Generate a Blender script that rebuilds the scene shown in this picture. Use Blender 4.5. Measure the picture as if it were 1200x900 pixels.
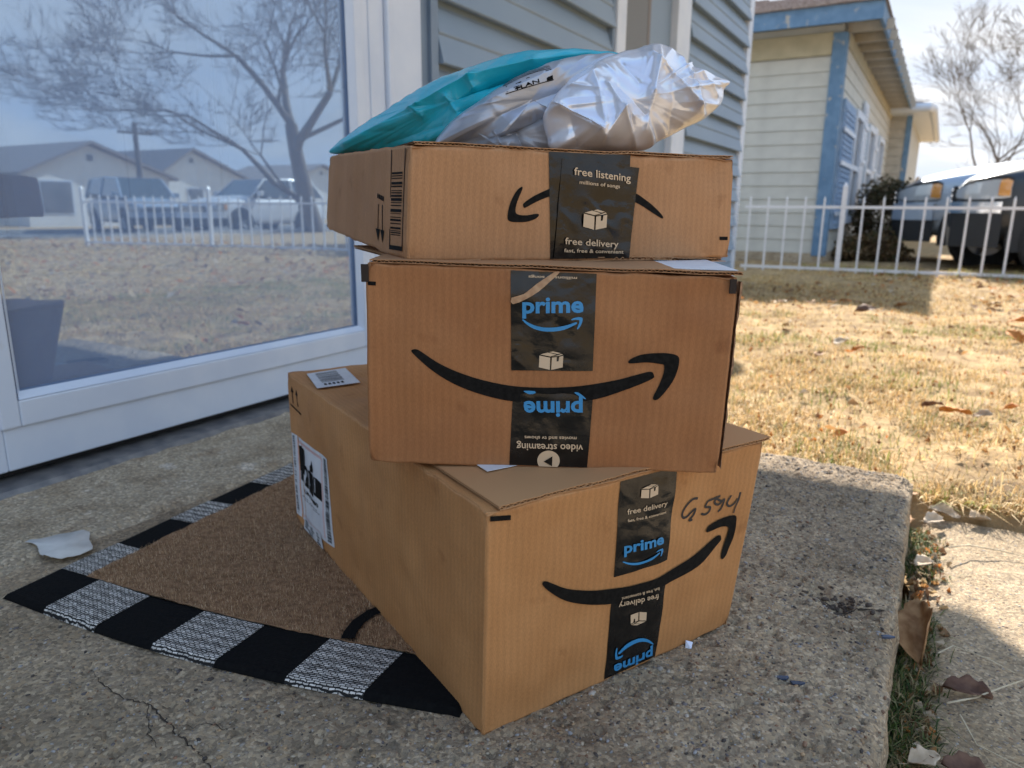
import bpy, bmesh, math, random
import numpy as np
from mathutils import Vector, Matrix
from mathutils.geometry import delaunay_2d_cdt

R = math.radians
sc = bpy.context.scene
for o in list(bpy.data.objects): bpy.data.objects.remove(o)
COL = sc.collection
random.seed(4)
rng = np.random.default_rng(7)

# ------------------------------------------------------------------ camera
PITCH, ROLL = R(13.6), R(0.5)
cam = bpy.data.cameras.new('camera'); camo = bpy.data.objects.new('camera', cam); COL.objects.link(camo)
cam.sensor_width = 36; cam.lens = 36*850/1200; cam.clip_start = 0.02; cam.clip_end = 3000
fw = Vector((0, math.cos(PITCH), -math.sin(PITCH))); up0 = Vector((0, math.sin(PITCH), math.cos(PITCH))); rt0 = Vector((1, 0, 0))
rt = rt0*math.cos(ROLL)+up0*math.sin(ROLL); up = up0*math.cos(ROLL)-rt0*math.sin(ROLL)
M = Matrix((rt, up, -fw)).transposed().to_4x4(); M.translation = (0, 0, .5); camo.matrix_world = M
cam.dof.use_dof = True; cam.dof.focus_distance = .74; cam.dof.aperture_fstop = 7.5
sc.camera = camo

# ------------------------------------------------------------------ sky, sun, exposure
SUN_AZ, SUN_EL = R(18.5), R(35.5)
w = bpy.data.worlds.new('World'); sc.world = w; w.use_nodes = True
nt = w.node_tree; nt.nodes.clear(); N = nt.nodes.new; L = nt.links.new
out = N('ShaderNodeOutputWorld'); bg = N('ShaderNodeBackground'); bg.inputs[1].default_value = .13
sky = N('ShaderNodeTexSky'); sky.sky_type = 'NISHITA'; sky.sun_disc = False; sky.sun_elevation = SUN_EL; sky.sun_rotation = SUN_AZ
sky.air_density = 1.0; sky.dust_density = .6; sky.ozone_density = 1.6
tc = N('ShaderNodeTexCoord'); sep = N('ShaderNodeSeparateXYZ'); L(tc.outputs['Generated'], sep.inputs[0])
def wm(op, a, b):
    m = N('ShaderNodeMath'); m.operation = op
    for i, v in enumerate((a, b)):
        if v is None: continue
        if isinstance(v, (int, float)): m.inputs[i].default_value = v
        else: L(v, m.inputs[i])
    return m.outputs[0]
zz = wm('ADD', wm('MAXIMUM', sep.outputs[2], 0.0), .16)
cx = wm('DIVIDE', sep.outputs[0], zz); cy = wm('DIVIDE', sep.outputs[1], zz)
cmb = N('ShaderNodeCombineXYZ'); L(wm('MULTIPLY', cx, .55), cmb.inputs[0]); L(wm('MULTIPLY', cy, 1.25), cmb.inputs[1])
n1 = N('ShaderNodeTexNoise'); n1.inputs['Scale'].default_value = 1.1; n1.inputs['Detail'].default_value = 9; n1.inputs['Roughness'].default_value = .58; n1.inputs['Distortion'].default_value = .5
L(cmb.outputs[0], n1.inputs['Vector'])
rp = N('ShaderNodeValToRGB'); rp.color_ramp.elements[0].position = .38; rp.color_ramp.elements[1].position = .60
rp.color_ramp.elements[0].color = (.05, .05, .05, 1); rp.color_ramp.elements[1].color = (.95, .95, .95, 1)
L(n1.outputs[0], rp.inputs[0])
n2 = N('ShaderNodeTexNoise'); n2.inputs['Scale'].default_value = 2.7; n2.inputs['Detail'].default_value = 6; L(cmb.outputs[0], n2.inputs['Vector'])
cr = N('ShaderNodeValToRGB'); cr.color_ramp.elements[0].position = .3; cr.color_ramp.elements[1].position = .7
cr.color_ramp.elements[0].color = (1.75, 1.82, 1.95, 1); cr.color_ramp.elements[1].color = (2.3, 2.32, 2.36, 1); L(n2.outputs[0], cr.inputs[0])
# more thin cloud low down and towards the sun, clearer overhead
tow = wm('ADD', wm('MULTIPLY', sep.outputs[0], math.sin(SUN_AZ)), wm('MULTIPLY', sep.outputs[1], math.cos(SUN_AZ)))
mr = N('ShaderNodeMapRange'); L(tow, mr.inputs[0]); mr.inputs[1].default_value = .1; mr.inputs[2].default_value = .85; mr.inputs[3].default_value = .0; mr.inputs[4].default_value = .42
mz = N('ShaderNodeMapRange'); L(sep.outputs[2], mz.inputs[0]); mz.inputs[1].default_value = .15; mz.inputs[2].default_value = .7; mz.inputs[3].default_value = .9; mz.inputs[4].default_value = .35
cf = wm('MINIMUM', wm('MULTIPLY', wm('ADD', rp.outputs[0], mr.outputs[0]), mz.outputs[0]), 1.0)
# thin veil keeps the clear sky round the sun from burning out, clouds lie over it
lim = N('ShaderNodeMixRGB'); lim.blend_type = 'DARKEN'; lim.inputs[0].default_value = 1; L(sky.outputs[0], lim.inputs[1]); lim.inputs[2].default_value = (1.6, 1.9, 2.35, 1)
mx = N('ShaderNodeMixRGB'); L(cf, mx.inputs[0]); L(lim.outputs[0], mx.inputs[1]); L(cr.outputs[0], mx.inputs[2])
L(mx.outputs[0], bg.inputs[0]); L(bg.outputs[0], out.inputs[0])
sl = bpy.data.lights.new('sun', 'SUN'); sl.energy = 3.0; sl.angle = R(.5); sl.color = (1, .93, .83)
so = bpy.data.objects.new('sun', sl); COL.objects.link(so)
tosun = Vector((math.sin(SUN_AZ)*math.cos(SUN_EL), math.cos(SUN_AZ)*math.cos(SUN_EL), math.sin(SUN_EL)))
so.rotation_euler = tosun.to_track_quat('Z', 'Y').to_euler()
sc.view_settings.view_transform = 'Standard'; sc.view_settings.look = 'None'; sc.view_settings.exposure = 1.95; sc.view_settings.gamma = 1
sc.render.engine = 'CYCLES'

# ------------------------------------------------------------------ helpers
ES = np.array([.5, .8660254, 0]); EN = np.array([.8660254, -.5, 0])   # along our house wall / out of it
def S(s, n, z): return (ES[0]*s+EN[0]*n, ES[1]*s+EN[1]*n, z)
def SA(a):
    a = np.asarray(a, float); return a[:, :1]*ES+a[:, 1:2]*EN+a[:, 2:3]*np.array([0, 0, 1.])

def _h(ix, iy, iz, seed):
    v = (ix.astype(np.int64)*374761393+iy.astype(np.int64)*668265263+iz.astype(np.int64)*2147483647+seed*974634777) & 0xffffffff
    v = ((v ^ (v >> 13))*1274126177) & 0xffffffff
    v = ((v ^ (v >> 16))*2246822519) & 0xffffffff
    return ((v ^ (v >> 15)) & 0xffffff)/float(0xffffff)*2-1
def vnoise(P, scale, seed=0):
    P = np.asarray(P, float)*scale
    i = np.floor(P).astype(np.int64); f = P-i; f = f*f*f*(f*(f*6-15)+10)
    r = 0
    for a in (0, 1):
        for b in (0, 1):
            for c in (0, 1):
                wgt = (f[:, 0] if a else 1-f[:, 0])*(f[:, 1] if b else 1-f[:, 1])*(f[:, 2] if c else 1-f[:, 2])
                r = r+wgt*_h(i[:, 0]+a, i[:, 1]+b, i[:, 2]+c, seed)
    return r
def fbm(P, scale, seed=0, oct=4, rough=.5):
    t = 0; amp = 1
    for o in range(oct):
        t = t+amp*vnoise(P, scale*2**o, seed+o*17); amp *= rough
    return t

def mesh(name, verts, faces, mats, smooth=False, uv=None, midx=None, col=None):
    me = bpy.data.meshes.new(name)
    verts = np.asarray(verts, np.float32).reshape(-1, 3)
    if isinstance(faces, np.ndarray):
        k = faces.shape[1]; nf = len(faces)
        me.vertices.add(len(verts)); me.vertices.foreach_set('co', verts.ravel())
        me.loops.add(nf*k); me.loops.foreach_set('vertex_index', faces.astype(np.int32).ravel())
        me.polygons.add(nf); me.polygons.foreach_set('loop_start', np.arange(0, nf*k, k, dtype=np.int32))
        me.update(calc_edges=True)
    else:
        me.from_pydata(verts.tolist(), [], faces)
    for m in (mats if isinstance(mats, (list, tuple)) else [mats]): me.materials.append(m)
    if midx is not None: me.polygons.foreach_set('material_index', np.asarray(midx, np.int32))
    if smooth: me.polygons.foreach_set('use_smooth', np.ones(len(me.polygons), bool))
    if uv is not None:
        vi = np.empty(len(me.loops), np.int32); me.loops.foreach_get('vertex_index', vi)
        l = me.uv_layers.new(name='UVMap'); l.data.foreach_set('uv', np.asarray(uv, np.float32)[vi].ravel())
    if col is not None:
        c = np.ones((len(verts), 4), np.float32); c[:, :3] = col
        a = me.color_attributes.new('Col', 'FLOAT_COLOR', 'POINT'); a.data.foreach_set('color', c.ravel())
    me.validate(); me.update()
    return me
def root_loc(p):
    v = Vector((0, 0, 0))
    while p is not None: v = v+p.location; p = p.parent
    return v
def obj(name, me, parent=None, loc=None):
    """me in world coordinates when loc is None; else me is local and loc is the world place"""
    o = bpy.data.objects.new(name, me); COL.objects.link(o)
    base = root_loc(parent)
    if loc is None:
        if parent is not None:
            me.transform(Matrix.Translation(-base))
        o.location = (0, 0, 0)
    else: o.location = Vector(loc)-base
    if parent is not None: o.parent = parent
    return o
def thing(name, label, cat, loc=(0, 0, 0), group=None):
    o = bpy.data.objects.new(name, None); COL.objects.link(o); o.location = loc; o.empty_display_size = .1
    o['label'] = label; o['category'] = cat
    if group: o['group'] = group
    return o
def tag(o, label, cat, group=None):
    o['label'] = label; o['category'] = cat
    if group: o['group'] = group
    return o
def kind(o, k, label=None, cat=None):
    o['kind'] = k
    if label: o['label'] = label
    if cat: o['category'] = cat
    return o
class MB:
    def __init__(s): s.v = []; s.f = []; s.m = []
    def add(s, v, f, m=0):
        b = len(s.v); s.v += [tuple(x) for x in v]; s.f += [tuple(i+b for i in q) for q in f]; s.m += [m]*len(f); return s
    def box(s, lo, hi, m=0, fr=None):
        x0, y0, z0 = lo; x1, y1, z1 = hi
        v = [(x0, y0, z0), (x1, y0, z0), (x1, y1, z0), (x0, y1, z0), (x0, y0, z1), (x1, y0, z1), (x1, y1, z1), (x0, y1, z1)]
        if fr is not None: v = [fr(*q) for q in v]
        return s.add(v, [(0, 3, 2, 1), (4, 5, 6, 7), (0, 1, 5, 4), (1, 2, 6, 5), (2, 3, 7, 6), (3, 0, 4, 7)], m)
    def sbox(s, lo, hi, m=0): return s.box(lo, hi, m, S)
    def prism(s, poly, a, b, fr, m=0):
        """poly: 2D points; fr(p,q,t)->world; extruded t from a to b"""
        n = len(poly); v = [fr(p, q, a) for p, q in poly]+[fr(p, q, b) for p, q in poly]
        f = [tuple(range(n)), tuple(range(2*n-1, n-1, -1))]+[(i, i+n, (i+1) % n+n, (i+1) % n) for i in range(n)]
        return s.add(v, f, m)
    def tube(s, pts, rad, k=8, m=0, caps=True):
        pts = [Vector(p) for p in pts]; n = len(pts); rad = rad if hasattr(rad, '__len__') else [rad]*n
        v = []; f = []; prev = None
        for i, p in enumerate(pts):
            t = (pts[min(i+1, n-1)]-pts[max(i-1, 0)]).normalized()
            a = (prev-t*prev.dot(t)) if prev is not None else t.orthogonal()
            a.normalize(); prev = a; b = t.cross(a)
            for j in range(k):
                th = 2*math.pi*j/k; v.append(tuple(p+(a*math.cos(th)+b*math.sin(th))*rad[i]))
        for i in range(n-1):
            for j in range(k): f.append((i*k+j, i*k+(j+1) % k, (i+1)*k+(j+1) % k, (i+1)*k+j))
        if caps: f += [tuple(range(k-1, -1, -1)), tuple(range((n-1)*k, n*k))]
        return s.add(v, f, m)
    def done(s, name, mats, parent=None, loc=None, smooth=False, bevel=0):
        o = obj(name, mesh(name, s.v, s.f, mats, smooth, midx=s.m), parent, loc)
        if bevel:
            bv = o.modifiers.new('bevel', 'BEVEL'); bv.width = bevel; bv.segments = 2; bv.limit_method = 'ANGLE'
        return o

# ------------------------------------------------------------------ materials
def material(name, c1, c2=None, scale=5, rough=.6, metal=0, bump=0, bscale=None, bdist=.002, coord='Object', detail=6,
             ramp=(.35, .65), attr=None, spec=.5, stretch=(1, 1, 1), coat=0, spots=None, trans=0, extra=None):
    m = bpy.data.materials.new(name); m.use_nodes = True; t = m.node_tree; b = t.nodes['Principled BSDF']; N = t.nodes.new; L = t.links.new
    b.inputs['Roughness'].default_value = rough; b.inputs['Metallic'].default_value = metal
    b.inputs['Specular IOR Level'].default_value = spec; b.inputs['Coat Weight'].default_value = coat
    tc = N('ShaderNodeTexCoord'); mp = N('ShaderNodeMapping'); mp.inputs['Scale'].default_value = stretch; L(tc.outputs[coord], mp.inputs[0])
    c = None
    if attr:
        a = N('ShaderNodeAttribute'); a.attribute_name = attr; c = a.outputs[0]
    if c2 is not None:
        n = N('ShaderNodeTexNoise'); n.inputs['Scale'].default_value = scale; n.inputs['Detail'].default_value = detail; L(mp.outputs[0], n.inputs['Vector'])
        r = N('ShaderNodeValToRGB'); r.color_ramp.elements[0].position = ramp[0]; r.color_ramp.elements[1].position = ramp[1]
        r.color_ramp.elements[0].color = (*c1, 1); r.color_ramp.elements[1].color = (*c2, 1); L(n.outputs[0], r.inputs[0])
        if c is None: c = r.outputs[0]
        else:
            q = N('ShaderNodeMixRGB'); q.blend_type = 'MULTIPLY'; q.inputs[0].default_value = 1; L(c, q.inputs[1]); L(r.outputs[0], q.inputs[2]); c = q.outputs[0]
    if spots:   # (colour, scale, low, high)
        for (sc_, ss, lo, hi) in spots:
            n = N('ShaderNodeTexNoise'); n.inputs['Scale'].default_value = ss; n.inputs['Detail'].default_value = 5; L(mp.outputs[0], n.inputs['Vector'])
            r = N('ShaderNodeMapRange'); r.inputs[1].default_value = lo; r.inputs[2].default_value = hi; L(n.outputs[0], r.inputs[0])
            q = N('ShaderNodeMixRGB'); L(r.outputs[0], q.inputs[0]); L(c, q.inputs[1]) if c is not None else None
            if c is None: q.inputs[1].default_value = (*c1, 1)
            q.inputs[2].default_value = (*sc_, 1); c = q.outputs[0]
    if c is not None: L(c, b.inputs['Base Color'])
    else: b.inputs['Base Color'].default_value = (*c1, 1)
    if bump:
        n = N('ShaderNodeTexNoise'); n.inputs['Scale'].default_value = bscale or scale; n.inputs['Detail'].default_value = 6; L(mp.outputs[0], n.inputs['Vector'])
        u = N('ShaderNodeBump'); u.inputs['Strength'].default_value = bump; u.inputs['Distance'].default_value = bdist; L(n.outputs[0], u.inputs['Height']); L(u.outputs[0], b.inputs['Normal'])
    if extra: extra(m, t, b, mp, N, L)
    return m

def card_extra(m, t, b, mp, N, L):
    # kraft liner: soft flute lines in metres along the U of the face, fibre specks, slight scuffs
    base = b.inputs['Base Color'].links[0].from_socket
    wv = N('ShaderNodeTexWave'); wv.wave_type = 'BANDS'; wv.bands_direction = 'X'; wv.inputs['Scale'].default_value = 42; wv.inputs['Distortion'].default_value = 1.6; wv.inputs['Detail'].default_value = 1
    L(mp.outputs[0], wv.inputs['Vector'])
    n = N('ShaderNodeTexNoise'); n.inputs['Scale'].default_value = 14; n.inputs['Detail'].default_value = 3; L(mp.outputs[0], n.inputs['Vector'])
    mm = N('ShaderNodeMath'); mm.operation = 'MULTIPLY'; L(wv.outputs[1], mm.inputs[0]); L(n.outputs[0], mm.inputs[1])
    r = N('ShaderNodeMapRange'); r.inputs[1].default_value = 0; r.inputs[2].default_value = 1; r.inputs[3].default_value = .93; r.inputs[4].default_value = 1.09; L(mm.outputs[0], r.inputs[0])
    q = N('ShaderNodeMixRGB'); q.blend_type = 'MULTIPLY'; q.inputs[0].default_value = 1; L(base, q.inputs[1]); L(r.outputs[0], q.inputs[2])
    fn = N('ShaderNodeTexNoise'); fn.inputs['Scale'].default_value = 900; fn.inputs['Detail'].default_value = 2
    mp2 = N('ShaderNodeMapping'); mp2.inputs['Scale'].default_value = (1, .35, 1); L(mp.outputs[0], mp2.inputs[0]); L(mp2.outputs[0], fn.inputs['Vector'])
    r2 = N('ShaderNodeMapRange'); r2.inputs[1].default_value = .3; r2.inputs[2].default_value = .7; r2.inputs[3].default_value = .9; r2.inputs[4].default_value = 1.1; L(fn.outputs[0], r2.inputs[0])
    q2 = N('ShaderNodeMixRGB'); q2.blend_type = 'MULTIPLY'; q2.inputs[0].default_value = 1; L(q.outputs[0], q2.inputs[1]); L(r2.outputs[0], q2.inputs[2])
    # broad soft bands along the flutes and handling marks
    lb = N('ShaderNodeTexNoise'); lb.inputs['Scale'].default_value = 1; lb.inputs['Detail'].default_value = 1; mp3 = N('ShaderNodeMapping'); mp3.inputs['Scale'].default_value = (60, 3, 1); L(mp.outputs[0], mp3.inputs[0]); L(mp3.outputs[0], lb.inputs['Vector'])
    r3 = N('ShaderNodeMapRange'); r3.inputs[1].default_value = .3; r3.inputs[2].default_value = .7; r3.inputs[3].default_value = .97; r3.inputs[4].default_value = 1.03; L(lb.outputs[0], r3.inputs[0])
    q3 = N('ShaderNodeMixRGB'); q3.blend_type = 'MULTIPLY'; q3.inputs[0].default_value = 1; L(q2.outputs[0], q3.inputs[1]); L(r3.outputs[0], q3.inputs[2]); L(q3.outputs[0], b.inputs['Base Color'])
    # rubbed, paler edges
    ge = N('ShaderNodeNewGeometry'); rr = N('ShaderNodeMapRange'); rr.inputs[1].default_value = .515; rr.inputs[2].default_value = .60; rr.inputs[4].default_value = .55; L(ge.outputs['Pointiness'], rr.inputs[0])
    wn = N('ShaderNodeMath'); wn.operation = 'MULTIPLY'; L(rr.outputs[0], wn.inputs[0]); L(lb.outputs[0], wn.inputs[1])
    q4 = N('ShaderNodeMixRGB'); L(wn.outputs[0], q4.inputs[0]); L(q3.outputs[0], q4.inputs[1]); q4.inputs[2].default_value = (.58, .38, .22, 1); L(q4.outputs[0], b.inputs['Base Color'])
    u = N('ShaderNodeBump'); u.inputs['Strength'].default_value = .35; u.inputs['Distance'].default_value = .0006; L(mm.outputs[0], u.inputs['Height'])
    u2 = N('ShaderNodeBump'); u2.inputs['Strength'].default_value = .15; u2.inputs['Distance'].default_value = .0003; L(fn.outputs[0], u2.inputs['Height']); L(u.outputs[0], u2.inputs['Normal']); L(u2.outputs[0], b.inputs['Normal'])
def cardboard(name, c1, c2): return material(name, c1, c2, scale=9, rough=.72, coord='UV', spec=.3, extra=card_extra,
        spots=[((c1[0]*.74, c1[1]*.68, c1[2]*.64), 24, .62, .80), ((min(1, c2[0]*1.25), c2[1]*1.28, c2[2]*1.35), 31, .66, .85)])
M_card = cardboard('kraft_cardboard', (.45, .212, .078), (.53, .262, .102))
M_card2 = cardboard('kraft_cardboard_reddish', (.33, .138, .052), (.40, .178, .070))
M_cardedge = material('torn_cardboard_edge', (.16, .09, .05), (.36, .22, .13), scale=160, rough=.9)
M_card3 = cardboard('kraft_cardboard_pale', (.40, .205, .095), (.47, .25, .122))
M_dark = material('cardboard_gap', (.03, .02, .015), rough=.9)
def scratch(m, t, b, mp, N, L):
    n = N('ShaderNodeTexNoise'); n.inputs['Scale'].default_value = 45; n.inputs['Detail'].default_value = 4; L(mp.outputs[0], n.inputs['Vector'])
    r = N('ShaderNodeMapRange'); r.inputs[1].default_value = .35; r.inputs[2].default_value = .7; r.inputs[3].default_value = .10; r.inputs[4].default_value = .34; L(n.outputs[0], r.inputs[0]); L(r.outputs[0], b.inputs['Roughness'])
M_tape = material('black_printed_tape', (.003, .003, .0035), (.008, .0075, .007), scale=60, rough=.35, spec=.5, coord='UV', bump=.45, bscale=38, bdist=.003, extra=scratch)
M_ink = material('black_ink', (.006, .0055, .005), (.013, .012, .011), scale=220, rough=.85, spec=.15, coord='Object')
M_blue = material('blue_tape_print', (.035, .26, .55), rough=.4)
M_tan = material('tan_tape_print', (.62, .46, .30), rough=.45)
M_white = material('white_label_paper', (.62, .64, .68), (.70, .72, .75), scale=40, rough=.55)
M_pink = material('pink_label_hatching', (.75, .42, .38), rough=.6)
M_marker = material('marker_ink', (.02, .02, .025), rough=.5)
M_torn = material('torn_tan_liner', (.52, .34, .2), (.36, .2, .11), scale=120, rough=.9)
# ------------------------------------------------------------------ cardboard boxes
V3 = lambda *a: np.array(a, float)
class Face:
    def __init__(s, c00, c10, c11, c01, seed, dent=.0014, r=.003):
        s.c = [np.array(q, float) for q in (c00, c10, c11, c01)]; s.seed = seed; s.dent = dent; s.r = r
        s.w = np.linalg.norm(s.c[1]-s.c[0]); s.h = np.linalg.norm(s.c[3]-s.c[0])
        nn = np.cross(s.c[2]-s.c[0], s.c[3]-s.c[1]); s.n = nn/np.linalg.norm(nn)
        s.du = (s.c[1]-s.c[0]+s.c[2]-s.c[3]); s.du /= np.linalg.norm(s.du)
        s.dv = (s.c[3]-s.c[0]+s.c[2]-s.c[1]); s.dv /= np.linalg.norm(s.dv)
    def pt(s, u, v, off=0.):
        u = np.asarray(u, float); v = np.asarray(v, float)
        P = s.c[0]*((1-u)*(1-v))[:, None]+s.c[1]*(u*(1-v))[:, None]+s.c[2]*(u*v)[:, None]+s.c[3]*((1-u)*v)[:, None]
        e = np.minimum(np.minimum(u, 1-u)*s.w, np.minimum(v, 1-v)*s.h); k = np.clip(e/.03, 0, 1); k = k*k*(3-2*k)
        d = s.dent*k*(vnoise(P, 14, s.seed)+.5*vnoise(P, 33, s.seed+3))
        # slight bow and crease lines parallel to the vertical edges
        for cu, amp in ((.055, .0016), (.085, .0009), (.93, .0014)): d = d-amp*np.exp(-((u-cu)*s.w/.0035)**2)*np.clip(k*2, 0, 1)*(s.du[0] > .5)
        d = d-.004*np.exp(-((u-.93)**2*s.w**2+(v-.90)**2*s.h**2)/.018**2)*(s.seed % 2)
        return P+s.n*(d+off)[:, None]
    def grid(s, step=.009):
        def ax(L):
            n = max(4, int(L/step)); a = np.linspace(0, 1, n+1); r = s.r/L; return np.unique(np.r_[0, r*.35, r, a[1:-1], 1-r, 1-r*.35, 1])
        U = ax(s.w); V = ax(s.h); u, v = np.meshgrid(U, V); u = u.ravel(); v = v.ravel()
        P = s.pt(u, v)
        def rnd(d): d = np.clip(d, 0, s.r); return s.r-np.sqrt(np.maximum(s.r**2-(s.r-d)**2, 0))
        # rounding towards every edge (the edge row itself is shared by both faces)
        for d, o in ((u*s.w, -s.du), ((1-u)*s.w, s.du), (v*s.h, -s.dv), ((1-v)*s.h, s.dv)):
            P = P-s.n*(rnd(d)*.29)[:, None]-o*(np.where(d < 1e-9, s.r*.29, 0))[:, None]
        # worn corners
        cd = np.hypot(np.minimum(u, 1-u)*s.w, np.minimum(v, 1-v)*s.h); q = np.exp(-(cd/.010)**2)*(1+.9*vnoise(P, 150, 8))*1.5
        ctr = sum(s.c)/4
        wob = (vnoise(P, 60, 5)*.0014+np.minimum(vnoise(P, 21, 6), 0)*.0022)*np.exp(-(np.minimum(np.minimum(u, 1-u)*s.w, np.minimum(v, 1-v)*s.h)/.006)**2)
        P = P-s.n*(q*.0022)[:, None]+np.array([0.3, .3, 1.])*wob[:, None]
        nu = len(U); nv = len(V); i = np.arange(nu*nv).reshape(nv, nu)
        F = np.stack([i[:-1, :-1].ravel(), i[:-1, 1:].ravel(), i[1:, 1:].ravel(), i[1:, :-1].ravel()], 1)
        return P, F, np.stack([u*s.w, v*s.h], 1)

def box_faces(C, seed, dent=.0014, r=.003):
    """C: FLB FRB BRB BLB FLT FRT BRT BLT"""
    C = [np.array(c, float) for c in C]; a, b, c, d, e, f, g, h = C
    return dict(front=Face(a, b, f, e, seed, dent, r), left=Face(d, a, e, h, seed+1, dent, r), right=Face(b, c, g, f, seed+2, dent, r),
                back=Face(c, d, h, g, seed+3, dent, r), top=Face(e, f, g, h, seed+4, dent, r), bottom=Face(d, c, b, a, seed+5, dent, r))
def make_body(fs, mat, parent):
    V = []; F = []; U = []; o = 0
    for k, f in fs.items():
        p, q, u = f.grid(); V.append(p); F.append(q+o); U.append(u+len(U)*.37); o += len(p)
    me = mesh('cardboard_body', np.vstack(V), np.vstack(F), mat, smooth=True, uv=np.vstack(U))
    bm = bmesh.new(); bm.from_mesh(me); bmesh.ops.remove_doubles(bm, verts=bm.verts, dist=.0004); bm.to_mesh(me); bm.free()
    me.polygons.foreach_set('use_smooth', np.ones(len(me.polygons), bool))
    return obj('body', me, parent)
def smoothpoly(p, k=3):
    n = len(p); r = []
    for i in range(n):
        a, b, c, d = [np.array(p[(i+j-1) % n], float) for j in range(4)]
        for t in np.arange(k)/k: r.append(tuple(.5*((2*b)+(-a+c)*t+(2*a-5*b+4*c-d)*t*t+(-a+3*b-3*c+d)*t**3)))
    return r
def fill(face, poly, step=.01):
    """triangulate a polygon given in face (u,v), with inner points so that it follows the dents"""
    P = np.array(poly)*[face.w, face.h]; lo = P.min(0); hi = P.max(0)
    pts = [Vector((x, y)) for x, y in P]; n = len(pts)
    xs = np.arange(lo[0]+step/2, hi[0], step); ys = np.arange(lo[1]+step/2, hi[1], step)
    for x in xs:
        for y in ys: pts.append(Vector((x, y)))
    res = delaunay_2d_cdt(pts, [], [list(range(n))], 1, 1e-6)
    return np.array([[v.x/face.w, v.y/face.h] for v in res[0]]), [tuple(f) for f in res[2]]
def decal(name, face, polys, mat, parent, off=.0005, step=.01, smooth_k=0):
    V = []; F = []; UV = []; o = 0
    for p in polys:
        if smooth_k: p = smoothpoly(p, smooth_k)
        q, f = fill(face, p, step)
        V.append(face.pt(q[:, 0], q[:, 1], off)); UV.append(q*[face.w, face.h]); F += [tuple(i+o for i in t) for t in f]; o += len(q)
    o_ = obj(name, mesh(name, np.vstack(V), F, mat, True, uv=np.vstack(UV)), parent)
    if len(polys) > 1: o_['kind'] = 'stuff'
    return o_
def sheet(name, face, quad, mat, parent, off=.0007, wr=.0006, n=(40, 56), wscale=60, seed=3, thick=0, jag=0):
    """tape or label: a quad of face (u,v) corners (bl, br, tr, tl) as a fine, slightly creased sheet"""
    a = np.linspace(0, 1, n[0]); b = np.linspace(0, 1, n[1]); s, t = np.meshgrid(a, b); s = s.ravel(); t = t.ravel()
    q = [np.array(x) for x in quad]
    uv = q[0]*((1-s)*(1-t))[:, None]+q[1]*(s*(1-t))[:, None]+q[2]*(s*t)[:, None]+q[3]*((1-s)*t)[:, None]
    if jag:
        j = vnoise(np.stack([s*20, t*0, s*0], 1), 3, seed)*jag
        uv[:, 1] += np.where(t < .001, j, 0)
    P0 = face.pt(uv[:, 0], uv[:, 1], 0)
    wv = vnoise(P0, wscale, seed)+.6*np.abs(vnoise(P0, wscale*.6, seed+1))
    edge = np.clip(np.minimum(np.minimum(s, 1-s), np.minimum(t, 1-t))*12, .15, 1)
    cz_ = np.abs(vnoise(P0@np.array([[.8, 0, .6], [0, 1, 0], [-.6, 0, .8]]).T*[1, 1, .25], 34, seed+30)); wv = wv+1.1*np.exp(-(cz_/.09)**2)*(wr > .0005)
    P = face.pt(uv[:, 0], uv[:, 1], 0)+face.n*(off+np.minimum(wr*np.abs(wv)*edge, wr*1.6))[:, None]
    i = np.arange(n[0]*n[1]).reshape(n[1], n[0])
    F = np.stack([i[:-1, :-1].ravel(), i[:-1, 1:].ravel(), i[1:, 1:].ravel(), i[1:, :-1].ravel()], 1)
    return obj(name, mesh(name, P, F, mat, True, uv=uv*[face.w, face.h]), parent)
_tc = {}
def text_poly(body, bold=.012):
    k = (body, bold)
    if k in _tc: return _tc[k]
    cu = bpy.data.curves.new('txt', 'FONT'); cu.body = body; cu.size = 1; cu.offset = bold; cu.resolution_u = 3; cu.fill_mode = 'FRONT'
    o = bpy.data.objects.new('txt', cu); COL.objects.link(o)
    dg = bpy.context.evaluated_depsgraph_get(); me = bpy.data.meshes.new_from_object(o.evaluated_get(dg))
    v = np.array([x.co[:2] for x in me.vertices]); f = [tuple(p.vertices) for p in me.polygons]
    bpy.data.objects.remove(o); bpy.data.meshes.remove(me); bpy.data.curves.remove(cu)
    _tc[k] = (v, f); return v, f
def text(name, face, body, left, right, top, mat, parent, off=.002, bold=.012, xh=.52):
    """baseline from left to right (face uv); top: a point one x-height above left"""
    v, f = text_poly(body, bold); v = v.copy(); lo = v[:, 0].min(); hi = v[:, 0].max()
    x = (v[:, 0]-lo)/(hi-lo); y = v[:, 1]/xh
    left = np.array(left); right = np.array(right); up_ = np.array(top)-left
    uv = left+(right-left)*x[:, None]+up_*y[:, None]
    return obj(name, mesh(name, face.pt(uv[:, 0], uv[:, 1], off), f, mat), parent)
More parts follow.
